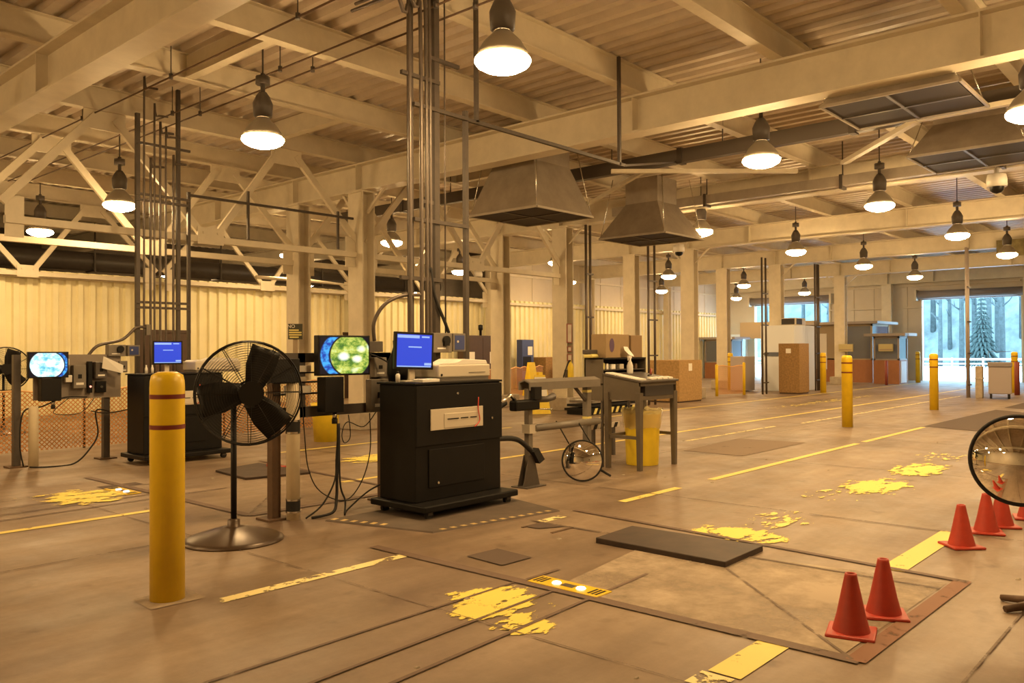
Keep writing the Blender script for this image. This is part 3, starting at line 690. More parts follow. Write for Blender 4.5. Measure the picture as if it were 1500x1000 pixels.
# black mat with a striped edge under the first console
t = thing('rubber_mat', 'dark mat with a worn black and yellow edge under the console cart', 'mat', (0, 0, 0))
MB().hexa([(4.52, 6.32, 0), (4.82, 5.2, 0), (6.27, 4.97, 0), (6.6, 6.3, 0)], [(4.53, 6.32, .012), (4.83, 5.21, .012), (6.27, 4.98, .012), (6.6, 6.3, .012)]).build('sheet', mat('brown black mat', (.11, .08, .06), .8, noise=.3, nscale=4), t)
m = MB(); a, b = Vector((4.82, 5.215, .014)), Vector((6.25, 4.995, .014)); d = (b-a)/26
for k in range(2, 26, 2): m.quad([a+d*k, a+d*(k+.9), a+d*(k+.9)+Vector((0, .05, 0)), a+d*k+Vector((0, .05, 0))])
a, b = Vector((4.56, 6.3, .014)), Vector((4.85, 5.25, .014)); d = (b-a)/20
for k in range(0, 12, 2): m.quad([a+d*k, a+d*(k+.9), a+d*(k+.9)+Vector((.07, .02, 0)), a+d*k+Vector((.07, .02, 0))])
m.build('edge_stripes', mat('worn pale stripe', (.55, .40, .16), .7), t)

# ------------------------------------------------------------------ island frames with the screens
def wire(name, pts, r, m, parent): return MB().tube(smooth_path(pts), r, 6).build(name, m, parent)
def island(label, y, posts, zt, panel, pm, left_island):
    t = thing('equipment_rack', label, 'equipment rack', (0, y, 0))
    for i, (x, mm) in enumerate(posts):
        MB().box(x-.045, x+.045, .02, .11, 0, zt).build('post', mm, t, bev=.005)
        MB().box(x-.12, x+.12, -.05, .18, 0, .02).build('foot_plate', 'rust', t)
    x0, x1, z0, z1 = panel
    if left_island:
        MB().box(x0, x1, .0, .02, z0, z1).build('back_panel', pm, t)
    else:
        MB().box(x0, x1, .0, .03, z1-.09, z1).build('top_rail', pm, t); MB().box(x0, x1, .0, .03, z0, z0+.10).build('bottom_rail', pm, t)
        for xa, xb in ((x1-.26, x1), (x0+.34, x0+.42)): MB().box(xa, xb, .0, .025, z0, z1).build('upright_panel', pm, t)
    return t
r1 = island('steel rack frame carrying the round lane view screen right of the fan', 6.70, ((4.27, 'rust'), (5.57, 'rust')), 1.53, (4.15, 5.62, .93, 1.54), 'darkgrey', False)
r2 = island('steel rack frame with grey back panel on the far left island', 12.48, ((3.93, 'darkgrey'), (5.11, 'darkgrey')), 1.53, (4.12, 5.3, .90, 1.53), 'panelgrey', True)
def display(label, x, y, z, rz, w, h, m):
    t = thing('display_screen', label, 'screen', (x, y, z), rz)
    MB().box(-w/2, w/2, 0, .09, -h/2, h/2).build('casing', 'blackplastic', t, bev=.006)
    MB().box(-w/2+.018, w/2-.018, -.003, 0, -h/2+.018, h/2-.018).build('screen', m, t)
    MB().box(-.05, .05, .09, .16, -.05, .05).build('mount_arm', 'darkgrey', t)
    return t
display('black screen showing a round green and yellow fish-eye view right of the fan', 4.88, 6.50, 1.515, R(-8), .56, .385, 'fisheye')
display('black screen glowing pale blue on the far left island', 4.25, 12.30, 1.39, R(-8), .50, .36, 'fisheye2')
def keybox(label, x, y, z0, z1, w):
    t = thing('camera_box', label, 'equipment box', (x, y, z0))
    MB().box(-w/2, w/2, 0, .14, 0, z1-z0).build('case', 'blackplastic', t, bev=.008)
    MB().lathe([(.022, -.06), (.022, 0)], 12, c=(.04, .06, 0)).build('connector', 'silver', t); MB().lathe([(.028, -.11), (.028, -.06)], 12, c=(.04, .06, 0)).build('cable_gland', 'rubber', t)
    return t
keybox('tall black box hanging below the green fish-eye screen', 4.765, 6.50, .97, 1.31, .215)
keybox('tall black box hanging below the pale blue screen', 4.29, 12.3, .89, 1.21, .26)
def gbox(label, x, y, z, w, h, d=.09, m='greymetal', win=True, name='control_box', cat='control box'):
    t = thing(name, label, cat, (x, y, z))
    MB().box(-w/2, w/2, -d, 0, 0, h).build('case', m, t, bev=.006)
    if win: MB().box(-w*.15, w*.15, -d-.003, -d, h*.42, h*.6).build('display_window', 'blackplastic', t); MB().box(-w*.3, w*.3, -d-.002, -d, h*.15, h*.25).build('label_plate', 'paper', t)
    return t
gbox('grey control box with a small dark window low on the right rack frame', 5.40, 6.69, .94, .24, .33)
gbox('grey switch box with a white tag above the control box', 5.42, 6.69, 1.29, .16, .2, .07, 'greymetal', True)
gbox('green grey junction box under the curved conduit', 5.38, 6.74, 1.545, .18, .11, .1, 'darkgrey', False, 'junction_box', 'junction box')
gbox('grey control box with a small dark window on the far left rack', 4.69, 12.47, 1.05, .17, .33)
gbox('small white outlet box beside the pale blue screen, upper', 4.53, 12.47, 1.38, .07, .09, .05, 'white', False, 'outlet_box', 'outlet'); gbox('small white outlet box beside the pale blue screen, lower', 4.55, 12.47, 1.14, .09, .10, .07, 'white', False, 'outlet_box', 'outlet')
t = gbox('dark strip box with a red light on the far left rack', 4.84, 12.47, .98, .06, .45, .07, 'blackplastic', False, 'power_strip', 'power strip'); MB().lathe([(.014, 0), (.014, .01)], 8, T=Matrix.Translation((0, -.07, .09)) @ Matrix.Rotation(R(90), 4, 'X')).build('indicator_light', 'led', t)
t = gbox('black twist socket low on the far left rack panel', 5.0, 12.47, .98, .14, .16, .05, 'blackplastic', False, 'power_socket', 'socket'); MB().lathe([(.02, 0), (.02, .015)], 8, T=Matrix.Translation((0, -.05, .08)) @ Matrix.Rotation(R(90), 4, 'X')).build('screw', 'silver', t)
gbox('grey relay box under the white paper on the far left rack', 4.98, 12.47, 1.18, .16, .24, .10, 'darkgrey', True)
tag(MB().add([(4.98, 12.30, 1.50), (5.25, 12.28, 1.37), (5.24, 12.27, 1.25), (4.97, 12.33, 1.33), (4.99, 12.315, 1.50), (5.26, 12.295, 1.37), (5.25, 12.285, 1.25), (4.98, 12.345, 1.33)], [(0, 1, 2, 3), (7, 6, 5, 4), (0, 4, 5, 1), (1, 5, 6, 2), (2, 6, 7, 3), (3, 7, 4, 0)]).build('paper_sheet', 'paper', None), 'white paper sheet bent over the top of the far left rack', 'paper')
gbox('black equipment box on top of the rusty post behind the fan', 4.26, 6.69, 1.27, .30, .22, .14, 'blackplastic', False)
gbox('small grey terminal box below the blue framed panel on the left island', 5.32, 12.5, 1.26, .12, .17, .07, 'greymetal', True)
# rack items glimpsed between the rails
for (x, z, w, h, mm, lb) in ((4.52, 1.36, .22, .06, 'paper', 'white paper bundle high on the rack shelf left of the fish-eye screen'), (4.50, 1.27, .16, .045, 'beige', 'beige folder in the middle of the rack left of the fish-eye screen'), (4.52, 1.16, .22, .07, 'paper', 'white paper bundle low on the rack shelf left of the fish-eye screen')):
    tag(MB().box(x-w/2, x+w/2, 6.69, 6.82, z, z+h).build('paper_bundle', mm, None, bev=.004), lb, 'papers')
t = thing('wire_shelf', 'dark shelf boards on the rack behind the fish-eye screen', 'shelf', (0, 6.7, 0))
for z in (1.345, 1.255, 1.145): MB().box(4.24, 4.95, .0, .14, z, z+.013).build('shelf_board', 'blackplastic', t)

# cables
def cable(label, pts, r=.008, m='rubber'): return tag(wire('cable', pts, r, m, None), label, 'cable')
cable('thick black cable dropping from the black box to the floor', [(4.83, 6.54, .86), (4.82, 6.53, .6), (4.80, 6.52, .35), (4.78, 6.5, .16), (4.70, 6.45, .04), (4.5, 6.5, .012)], .014)
cable('black cable looping from the black box down to the cream tube', [(4.84, 6.54, .86), (4.80, 6.53, .55), (4.76, 6.5, .33), (4.62, 6.5, .12), (4.45, 6.52, .012)], .008)
cable('black cable from the black box running along the floor to the console', [(4.85, 6.55, .86), (4.85, 6.54, .3), (4.88, 6.5, .12), (4.8, 6.4, .015), (4.95, 6.55, .02), (5.3, 6.65, .15), (5.5, 6.5, .26)], .009)
cable('thin dark cable hanging in a wide loop left of the thick cable', [(4.50, 6.66, 1.16), (4.53, 6.66, .8), (4.56, 6.64, .45), (4.68, 6.62, .22), (4.95, 6.6, .10), (5.15, 6.6, .25), (5.28, 6.62, .55), (5.30, 6.65, .93)], .0055)
cable('small dark cable loop under the control box', [(5.36, 6.62, .94), (5.2, 6.62, .80), (5.0, 6.62, .86), (4.92, 6.6, .75), (4.95, 6.6, .66), (5.02, 6.6, .72), (5.02, 6.63, .93)], .005)
cable('black cable curving from the rack top to the console top', [(5.12, 6.66, 1.53), (5.30, 6.62, 1.52), (5.45, 6.5, 1.42), (5.5, 6.4, 1.27)], .009)
cable('dark cable hung between the left rack posts', [(3.98, 12.42, .02), (3.93, 12.4, .3), (3.97, 12.4, .75), (4.2, 12.38, .82), (4.5, 12.4, .93), (4.8, 12.42, .92)], .010)
cable('dark cable trailing from the left rack to the floor', [(5.11, 12.42, .70), (4.9, 12.36, .72), (4.92, 12.34, .4), (4.8, 12.3, .2), (4.55, 12.2, .02), (4.2, 12.15, .012), (4.0, 12.25, .02)], .011)
cable('thin dark cable sagging below the left rack panel', [(4.55, 12.4, .92), (4.35, 12.4, .72), (4.7, 12.4, .70), (4.9, 12.42, .9)], .005)
cable('dark cable from the left rack to the far console', [(4.85, 12.4, .72), (5.05, 12.36, .68), (5.3, 12.2, .73), (5.32, 11.96, .8)], .009)
for k, (x, y, lb) in enumerate(((4.25, 6.62, 'heap of dirt at the foot of the rusty post'), )): pass

# ------------------------------------------------------------------ conduit racks
def rack(label, y):
    t = thing('conduit_rack', label, 'conduit rack', (0, y, 0)); return t
def channel(name, a, b, t, w=.042, m='strut'): return MB().beam(a, b, w, w).build(name, m, t)
t = rack('tall rack of struts and electrical conduits rising behind the console to the roof', 6.6)
channel('strut_post', (6.64, 0, 0), (6.64, 0, 4.27), t, .05)
channel('strut_post', (6.17, .0, 0), (6.17, 0, 5.7), t, .072)
channel('strut_post', (5.83, .02, 0), (5.83, .02, 5.7), t, .05)
for x, zz, r, y in ((5.76, 4.85, .022, -.05), (5.92, 4.95, .022, -.05), (6.0, 5.2, .02, -.04), (6.055, 5.3, .02, -.04)):
    pts = [(x, y, .9), (x, y, zz), (x-.08, y, zz+.25), (x-.35, y, 5.66)] if x < 5.95 else [(x, y, .9), (x, y, zz), (x-.02, y+.12, zz+.16), (x-.03, y+.4, zz+.3), (x-.03, 1.2, zz+.34)]
    MB().tube(smooth_path(pts, 4), r, 8).build('conduit', 'conduit', t)
MB().tube([(6.30, -.02, 1.6), (6.30, -.02, 5.7)], .009, 6).build('thin_conduit', 'conduit', t)
for z, a, b in ((4.47, 5.66, 6.2), (4.72, 6.05, 6.5), (4.17, 5.83, 6.64), (2.95, 5.83, 6.64), (2.32, 5.64, 6.22), (3.15, 5.95, 6.1)): channel('cross_strut', (a, -.035, z), (b, -.035, z), t, .04)
channel('horizontal_strut', (6.64, 0, 4.18), (9.85, 0, 4.18), t, .042)
channel('hanger_strut', (6.82, 0, 4.18), (6.82, 0, 5.7), t, .042); channel('hanger_strut', (9.72, 0, 4.16), (9.72, 0, 5.7), t, .042)
MB().beam((9.85, 0, 4.18), (12.95, 1.0, 4.9), .03, .03).build('tie_strut', 'strut', t)
MB().tube(smooth_path([(5.42, .12, 1.66), (5.40, .1, 1.85), (5.50, .06, 2.03), (5.68, .0, 2.13), (5.90, -.05, 2.15)], 6), .02, 8).build('curved_conduit', 'conduit', t)
MB().tube(smooth_path([(6.05, -.05, 2.45), (6.10, -.06, 2.15), (6.25, -.07, 1.85), (6.30, -.07, 1.75)], 6), .018, 8).build('flexible_conduit', 'rubber', t)
t = rack('tall rack of struts and electrical conduits rising behind the far left console', 12.6)
for x, w, zt in ((5.60, .06, 5.2), (6.24, .055, 5.7)): channel('strut_post', (x, 0, 0), (x, 0, zt), t, w)
channel('strut_post', (6.77, .7, 0), (6.77, .7, 4.25), t, .05)
for i, (x, zt) in enumerate(((5.68, 5.6), (5.78, 4.4), (5.84, 5.2), (5.93, 4.95), (6.02, 4.9), (6.14, 4.5))):
    MB().tube(smooth_path([(x, -.05, 1.0), (x, -.05, zt-.12), (x+.03, -.05, zt), (x+.22, -.03, zt+.03)], 4), .016+.003*(i % 2), 7).build('conduit', 'conduit', t)
for z in (2.32, 2.24, 3.88, 3.97, 4.75): channel('cross_strut', (5.56, -.035, z), (6.42, -.035, z), t, .036)
channel('horizontal_strut', (6.77, .7, 4.2), (10.2, .7, 4.2), t, .042)
channel('hanger_strut', (7.88, .7, 3.56), (7.88, .7, 4.42), t, .04); channel('hanger_strut', (9.83, .7, 3.56), (9.83, .7, 4.3), t, .04)
MB().tube(smooth_path([(4.86, -.08, 1.52), (5.0, -.08, 1.66), (5.35, -.06, 1.75), (5.56, -.05, 1.93), (5.72, -.05, 1.93)], 6), .022, 8).build('curved_conduit', 'conduit', t)
MB().box(5.70, 5.76, -.09, -.03, 1.82, 1.98).build('pull_box', 'greymetal', t)
def rack_far(label, xs, y):
    t = rack(label, y)
    for i, x in enumerate(xs): MB().tube([(x, 0, 0), (x, 0, 4.76)], .035, 8).build('conduit', 'pipegrey' if y < 10 else 'conduit', t)
    for z in (.4, 1.4, 2.4, 3.5): channel('cross_strut', (xs[0]-.06, -.05, z), (xs[-1]+.06, -.05, z), t, .04)
rack_far('vertical conduits left of the cardboard boxes', (17.02, 17.2), 12.6)
rack_far('vertical conduits right of the cardboard boxes', (19.95, 20.28), 12.6)
rack_far('vertical conduits left of the tall plywood crate', (27.25, 27.55), 12.6)
rack_far('vertical conduits in front of the white cabinet', (30.75, 30.95, 31.1), 12.12)
rack_far('vertical conduits to the roof in front of the big open door', (29.13, 29.35), 6.64)

def ebox(label, x, y, z, w=.25, h=.22):
    t = thing('disconnect_switch', label, 'switch box', (x, y, z))
    MB().box(-w/2, w/2, -.12, 0, 0, h).build('case', 'greymetal', t, bev=.006)
    MB().lathe([(.05, 0), (.05, .03)], 16, T=Matrix.Translation((.04, -.12, h*.62)) @ Matrix.Rotation(R(90), 4, 'X')).build('rotary_knob', 'blackplastic', t)
    MB().box(.0, .07, -.155, -.12, h*.35, h*.6).build('knob_lever', 'blackplastic', t); MB().box(-.08, .04, -.122, -.12, h*.18, h*.26).build('label_plate', 'paper', t)
ebox('grey switch box with a black rotary knob above the beige printer', 6.115, 6.55, 1.535, .27, .21)
ebox('grey switch box with a black rotary knob left of the far blue screen', 5.23, 12.55, 1.50, .25, .17)
def bluebox(label, x, y, z, w, h):
    t = thing('status_display', label, 'display', (x, y, z))
    MB().box(-w/2, w/2, -.08, 0, 0, h).build('frame', 'greymetal', t, bev=.006)
    MB().box(-w/2+.022, w/2-.022, -.084, -.08, .022, h-.022).build('face', 'blue', t); MB().lathe([(.014, 0), (.014, .003)], 10, T=Matrix.Translation((-.03, -.084, h*.55)) @ Matrix.Rotation(R(90), 4, 'X')).build('emblem', 'beige', t)
bluebox('small grey framed dark blue panel right of the black rotary switch', 6.405, 6.55, 1.545, .19, .20); bluebox('small grey framed dark blue panel left of the far blue screen', 5.47, 12.5, 1.50, .18, .165)

# ------------------------------------------------------------------ inspection frame, arm and mirrors
t = thing('inspection_rail', 'grey steel rail frame with two posts between the console and the worktable', 'rail', (7.2, 6.16, 0))
MB().box(-.035, .035, -.035, .035, .0, 1.12).build('post', 'greymetal', t, bev=.004)
MB().box(1.08, 1.16, -.04, .04, 0, 1.12).build('post', 'greymetal', t, bev=.004)
MB().prism([(-.02, .0), (.02, .0)], 0, 0) if False else None
g = MB(); 
for s in (-1, 1): g.prism([(-.15, 0), (.15, 0), (.04, .36), (-.04, .36)], s*.035, s*.035+.008*s)
g.box(-.17, .17, -.12, .12, 0, .012); g.build('gusset_foot', 'darkgrey', t)
m = MB(); L = 1.34
prof_ = [(-.09, 1.10), (-.09, 1.19), (0, 1.225), (.09, 1.19), (.09, 1.10), (.07, 1.10), (.07, 1.18), (0, 1.205), (-.07, 1.18), (-.07, 1.10)]
n = len(prof_); m.add([(-.07, y, z) for y, z in prof_]+[(L-.07+.02, y, z) for y, z in prof_], [(i, (i+1) % n, (i+1) % n+n, i+n) for i in range(n)]+[(0, 1, 8, 9), (1, 2, 7, 8), (2, 3, 6, 7), (3, 4, 5, 6), (10, 19, 18, 11), (11, 18, 17, 12), (12, 17, 16, 13), (13, 16, 15, 14)])
m.build('top_channel', 'greymetal', t)
MB().tube([(.04, -.05, .665), (1.30, -.05, .665)], .042, 10).build('lower_pipe', 'greymetal', t)
MB().box(-.06, .06, -.07, .05, .61, .71).build('pipe_clamp', 'beige', t)
MB().beam((.88, 0, 1.1), (1.1, 0, .92), .03, .03).build('corner_brace', 'darkgrey', t)
for z in (1.03, .70): MB().box(1.077, 1.163, -.043, .043, z, z+.03).build('yellow_band', 'signyellow', t)
t = thing('probe_arm', 'black hinged probe arm reaching from the console to the rail post', 'arm', (6.4, 6.1, 0))
MB().tube([(-.08, -.05, .90), (.12, -.02, .92), (.34, .0, .98)], [.04, .05, .03], 8).build('forearm', 'black', t)
MB().tube([(.25, -.01, .97), (.42, .0, 1.06), (.5, 0, 1.0)], .022, 8).build('link', 'silver', t)
MB().box(.44, .86, -.07, .04, .88, 1.0).build('head_block', 'black', t, bev=.02)
MB().tube([(.8, -.03, 1.0), (1.0, -.05, .99), (1.12, -.05, 1.02)], [.04, .035, .045], 10).build('grip', 'darkgrey', t)
MB().tube([(.8, -.02, .89), (1.08, -.04, .87)], .01, 6).lathe([(.005, -.02), (.02, 0), (.005, .02)], 8, c=(1.09, -.04, .87)).build('lever', 'silver', t)
MB().box(.74, .86, -.09, -.03, 1.0, 1.14).build('clamp', 'blackplastic', t)
MB().tube(smooth_path([(-.08, -.05, .60), (.2, -.03, .60), (.5, .0, .57), (.7, .02, .48), (.93, .02, .30)], 4), [.03]*17, 8).build('lower_arm', 'rubber', t)
MB().prism([(.86, .44), (.97, .30), (.88, .26), (.78, .40)], -.04, .04).build('lower_end', 'rubber', t)
def round_mirror(label, c, face, r, rods=True):
    t = thing('round_mirror', label, 'mirror', c)
    d = Vector(face).normalized(); T = d.to_track_quat('Z', 'Y').to_matrix().to_4x4()
    Rs = r*1.5; dz = math.sqrt(Rs*Rs-r*r)
    MB().lathe([(Rs*math.sin(a), Rs*math.cos(a)-dz) for a in [math.asin(r/Rs)*(1-i/16) for i in range(16)]+[.004]], 48, T=T, cap=False).build('mirror_face', 'chrome', t)
    MB().tube([T @ Vector((r*math.cos(2*PI*i/48), r*math.sin(2*PI*i/48), 0)) for i in range(48)], r*.045, 8, closed=True).build('rim', 'rubber', t)
    MB().lathe([(r, -.004), (r*.8, -.05), (.02, -.07)], 32, T=T, cap=False).build('back_shell', 'blackplastic', t)
    return t, T
t, T = round_mirror('round convex mirror with a black rim on the floor leaning by the rail post', (7.82, 5.86, .255), (-7.8, -6.0, .8), .235)
for a, b in (((-.10, .12, .2), (-.05, .35, .45)), ((.18, -.02, .16), (.22, .22, .42))): MB().tube([a, b], .008, 6).build('support_rod', 'blackplastic', t)
MB().tube([(.08, -.12, -.06), (.34, -.16, -.20)], .014, 7).tube([(.20, .0, -.08), (.42, -.06, -.2)], .012, 6).build('handle', 'rubber', t)
fw = F2; 
cx = Vector((0, 0, 1.55)) + (F2 + R3*((1494-750)/1211) - U3*((674-500)/1211))*4.85
t, T = round_mirror('round convex mirror with black rim on a stand, above the cones at the right edge', cx, Vector((0, 0, 1.45))-cx+Vector((.0, .35, 0)), .258)
ox, oy = R3.x*.17+.02, R3.y*.17+.02
MB().tube([(ox, oy, -cx.z+.02), (ox, oy, -.05), (.03, .02, 0)], .02, 8).build('stand_pole', 'rust', t)
MB().box(ox-.03, ox+.03, oy-.03, oy+.03, -.08, -.02).build('pole_bracket', 'rust', t)
g = MB()
for a in (R(75), R(135), R(195), R(315), R(15)): g.tube([(ox, oy, -cx.z+.055), (ox+.26*math.cos(a), oy+.26*math.sin(a), -cx.z+.02)], [.03, .02], 6)
g.build('stand_foot', 'rust', t)

# ------------------------------------------------------------------ traffic cones
def cone(label, x, y, rz, h=.33, first=None):
    t = thing('traffic_cone', label, 'traffic cone', (x, y, 0), rz, group='orange traffic cones')
    MB().lathe([(.098, .02), (.096, .03), (.075, .11), (.032, h-.01), (.030, h), (.022, h), (.022, h-.02)], 24, cap=False).build('cone_body', 'orange', t)
    MB().box(-.125, .125, -.125, .125, 0, .022).build('base', 'orange', t, bev=.01)
    return t
k0 = cone('orange traffic cone closest to the viewer, first of the near pair', 4.60, 1.63, R(15))
for x, y, rz, lb in ((5.04, 1.60, R(25), 'orange traffic cone just behind the closest one, second of the near pair'), (7.18, 1.69, R(45), 'orange traffic cone at the head of the farther row, left of the round mirror'), (7.86, 1.66, R(20), 'orange traffic cone second in the farther row, touching the mirror rim'), (8.22, 1.62, R(30), 'orange traffic cone third in the farther row, partly behind the second'), (8.75, 1.50, R(15), 'orange traffic cone at the right edge behind the round mirror'), (6.15, 9.75, R(20), 'small orange cone seen on the floor behind the fan and rusty post')):
    dup(k0, (x, y, 0), rz, lb)

# ------------------------------------------------------------------ floor plates and lights
def plate(label, pts, z0, z1):
    return tag(MB().hexa([(x, y, z0) for x, y in pts], [(x, y, z1) for x, y in pts]).build('floor_plate', mat('scuffed dark plate', (.06, .035, .024), .6, noise=.6, nscale=4), None, bev=.006), label, 'plate')
plate('thick dark wood plate lying loose on the floor in front of the cones', ((5.43, 3.94), (5.40, 2.79), (6.04, 2.80), (6.0, 3.97)), .0, .045)
plate('dark plate on the floor of the second lane behind the fan', ((5.45, 10.0), (5.35, 9.1), (6.15, 8.9), (6.2, 10.2)), .0, .03)
def grate(label, x, y):
    t = thing('floor_light', label, 'floor light', (x, y, 0))
    MB().box(-.085, .085, -.285, .285, 0, .012).build('yellow_plate', 'yellow', t, bev=.004)
    s = MB()
    for k in (-.255, -.225, -.195, .195, .225, .255): s.box(-.055, .055, k-.008, k+.008, .012, .0135)
    s.build('slots', 'blackplastic', t)
    MB().box(-.03, .03, -.05, .05, .012, .0135).build('dark_window', 'darkgrey', t)
    for y_ in (-.10, .10): MB().lathe([(.032, .012), (.026, .019), (.01, .021)], 16, c=(0, y_, 0)).build('lamp', 'whitelight', t)
    return t
g0 = grate('yellow slotted floor plate with two white lights in the near lane', 4.30, 3.34)
dup(g0, (4.02, 9.42, 0), 0, 'yellow slotted floor plate with two white lights in the lane left of the bollard')

# ------------------------------------------------------------------ worktable group
t = thing('sloped_worktable', 'grey steel worktable with a sloping top and tall legs', 'table', (9.0, 5.82, 0))
W, D = .90, .57
MB().prism([(0, .90), (0, 1.135), (-D, 1.225), (-D, .90)], 0, .012, T=Matrix.Rotation(R(-90), 4, 'Z')).build('side_panel', 'tablemetal', t)
MB().prism([(0, .90), (0, 1.135), (-D, 1.225), (-D, .90)], W-.012, W, T=Matrix.Rotation(R(-90), 4, 'Z')).build('side_panel', 'tablemetal', t)
MB().hexa([(-.02, -.03, 1.13), (W+.02, -.03, 1.13), (W+.02, D, 1.225), (-.02, D, 1.225)], [(-.02, -.03, 1.155), (W+.02, -.03, 1.155), (W+.02, D, 1.25), (-.02, D, 1.25)]).build('top', 'darkgrey', t, bev=.004)
MB().box(.12, W-.08, -.004, .3, .955, 1.085).build('cubby_shade_block', 'grille', t)  # solid dark block painted as the shade inside the cubby
MB().box(0, W, 0, .012, .90, .955).build('front_rail', 'tablemetal', t); MB().box(0, W, 0, .012, 1.085, 1.135).build('front_rail', 'tablemetal', t)
for x, y in ((.02, .02), (W-.03, .02), (.02, D-.06), (W-.03, D-.06)):
    MB().hexa([(x-.025, y-.025, 0), (x+.03, y-.025, 0), (x+.03, y+.03, 0), (x-.025, y+.03, 0)], [(x-.045, y-.03, 1.0), (x+.045, y-.03, 1.0), (x+.045, y+.04, 1.0), (x-.045, y+.04, 1.0)]).build('leg', 'tablemetal', t)
MB().box(.0, .03, .03, D-.05, .40, .44).build('stretcher', 'tablemetal', t); MB().box(W-.04, W-.01, .03, D-.05, .40, .44).build('stretcher', 'tablemetal', t); MB().box(.03, W-.03, D-.05, D-.02, .40, .44).build('stretcher', 'tablemetal', t)
t = thing('shelf_unit', 'dark open shelf unit at the rear of the worktable below the cardboard boxes', 'shelf', (9.0, 6.40, 0))
MB().box(0, .02, 0, .3, .88, 1.44).build('side_panel', 'tablemetal', t); MB().box(1.04, 1.06, 0, .3, .88, 1.44).build('side_panel', 'tablemetal', t)
MB().box(0, 1.06, 0, .3, 1.43, 1.45).box(0, 1.06, .28, .3, 1.1, 1.44).box(0, 1.06, 0, .3, 1.09, 1.11).build('carcass', 'blackplastic', t)
MB().box(.02, 1.04, .01, .28, 1.28, 1.292).build('shelf_board', 'darkgrey', t)
for lx, ly in ((.02, .02), (1.0, .02), (1.0, .25), (.02, .25)): MB().box(lx, lx+.03, ly, ly+.03, 0, 1.1).build('leg', 'darkgrey', t)
for k, (x, w, h, mm, wd) in enumerate(((9.07, .05, .09, 'signyellow', 'yellow bottle'), (9.16, .05, .08, 'white', 'white jar'), (9.30, .10, .07, 'paper', 'white box'), (9.50, .10, .07, 'beige', 'beige box'), (9.72, .06, .05, 'greymetal', 'grey tin'), (9.86, .05, .07, 'rust', 'brown jar'))):
    tag(MB().box(x-w/2, x+w/2, 6.43, 6.5, 1.293, 1.293+h).build(wd.replace(' ', '_'), mm, None, bev=.008), f'small {wd}, {ords[k]} from the left on the shelf behind the worktable', wd.split()[1])
def spray(label, x, y, z, rz=0):
    t = thing('spray_bottle', label, 'spray bottle', (x, y, z), rz)
    MB().lathe([(.04, 0), (.042, .02), (.042, .11), (.03, .15), (.016, .18), (.016, .21)], 16).build('bottle', 'white', t)
    MB().box(-.045, .03, -.014, .014, .21, .245).prism([(-.045, .235), (-.03, .235), (-.04, .18), (-.05, .18)], -.008, .008).build('trigger_head', 'white', t, bev=.004)
spray('white spray bottle standing on the sloping worktable top', 9.47, 6.28, 1.23, R(0))
t = thing('white_rag', 'white rag drooping in front of the cardboard boxes', 'rag', (9.62, 6.42, 1.45)); MB().hexa([(-.12, -.03, .10), (-.02, -.04, .03), (.14, -.03, -.0), (.0, -.01, .10)], [(-.11, .0, .16), (.0, .0, .15), (.16, .0, .03), (.02, .02, .16)]).build('cloth', 'white', t, bev=.02)
MB().box(.02, .05, -.02, .01, .0, .06).build('peg', 'white', t)
t = thing('cardboard_box', 'cardboard box with a purple round logo on the shelf unit', 'box', (9.12, 6.43, 1.45)); MB().box(0, .34, 0, .24, 0, .32).build('carton', 'card', t, bev=.004)
MB().lathe([(.055, 0), (.055, .002)], 20, T=Matrix.Translation((.14, -.001, .17)) @ Matrix.Diagonal((1, 1, 1.7, 1)) @ Matrix.Rotation(R(90), 4, 'X')).build('printed_logo', mat('purple print', (.09, .05, .12), .7), t)
tag(MB().box(9.48, 9.74, 6.47, 6.69, 1.45, 1.77).build('cardboard_box', 'card', None, bev=.004), 'plain brown cardboard box, middle one on the shelf unit', 'box'); tag(MB().box(9.76, 10.04, 6.45, 6.69, 1.45, 1.76).build('cardboard_box', mat('darker cardboard', (.24, .155, .08), .8), None, bev=.004), 'darker brown cardboard box at the right end of the shelf unit', 'box')
tag(MB().box(8.90, 9.06, 6.5, 6.65, 1.45, 1.50).build('yellow_bag', 'signyellow', None, bev=.02), 'yellow bag at the left end of the shelf unit top', 'bag')
tag(MB().box(8.9, 9.06, 6.52, 6.66, 1.502, 1.56).build('tool_case', 'darkgrey', None, bev=.01), 'grey case lying on the yellow bag on the shelf unit', 'case')
for k in range(6):
    y = 5.83+.09*k; z = 1.155+(y-5.79)*.158
    tag(MB().hexa([(9.0, y, z+.002), (9.17, y, z+.002), (9.17, y+.075, z+.014), (9.0, y+.075, z+.014)], [(9.0, y, z+.016), (9.17, y, z+.016), (9.17, y+.075, z+.028), (9.0, y+.075, z+.028)]).build('paper_stack', 'paper', None), f'small white paper stack, {(ords+["seventh"])[k]} from the front along the worktable edge', 'paper', 'paper stacks along the worktable edge')
for k in range(4):
    x = 9.3+.14*k
    tag(MB().hexa([(x, 5.82, 1.165), (x+.1, 5.82, 1.165), (x+.1, 5.9, 1.177), (x, 5.9, 1.177)], [(x, 5.82, 1.185), (x+.1, 5.82, 1.185), (x+.1, 5.9, 1.197), (x, 5.9, 1.197)]).build('label_card', 'paper', None), f'white card, {ords[k]} from the left along the front edge of the worktable', 'card', 'cards along the front of the worktable')
t = thing('hand_tool', 'small red handled tool lying on the worktable', 'tool', (9.62, 6.05, 1.205)); MB().tube([(0, 0, .012), (.05, .02, .09)], .016, 7).build('handle', 'dullred', t); MB().tube([(0, 0, .012), (-.14, -.05, .008)], .009, 6).build('blade', 'blackplastic', t)
t = thing('trash_can', 'yellow trash can with a clear liner under the worktable', 'trash can', (9.62, 6.19, 0))
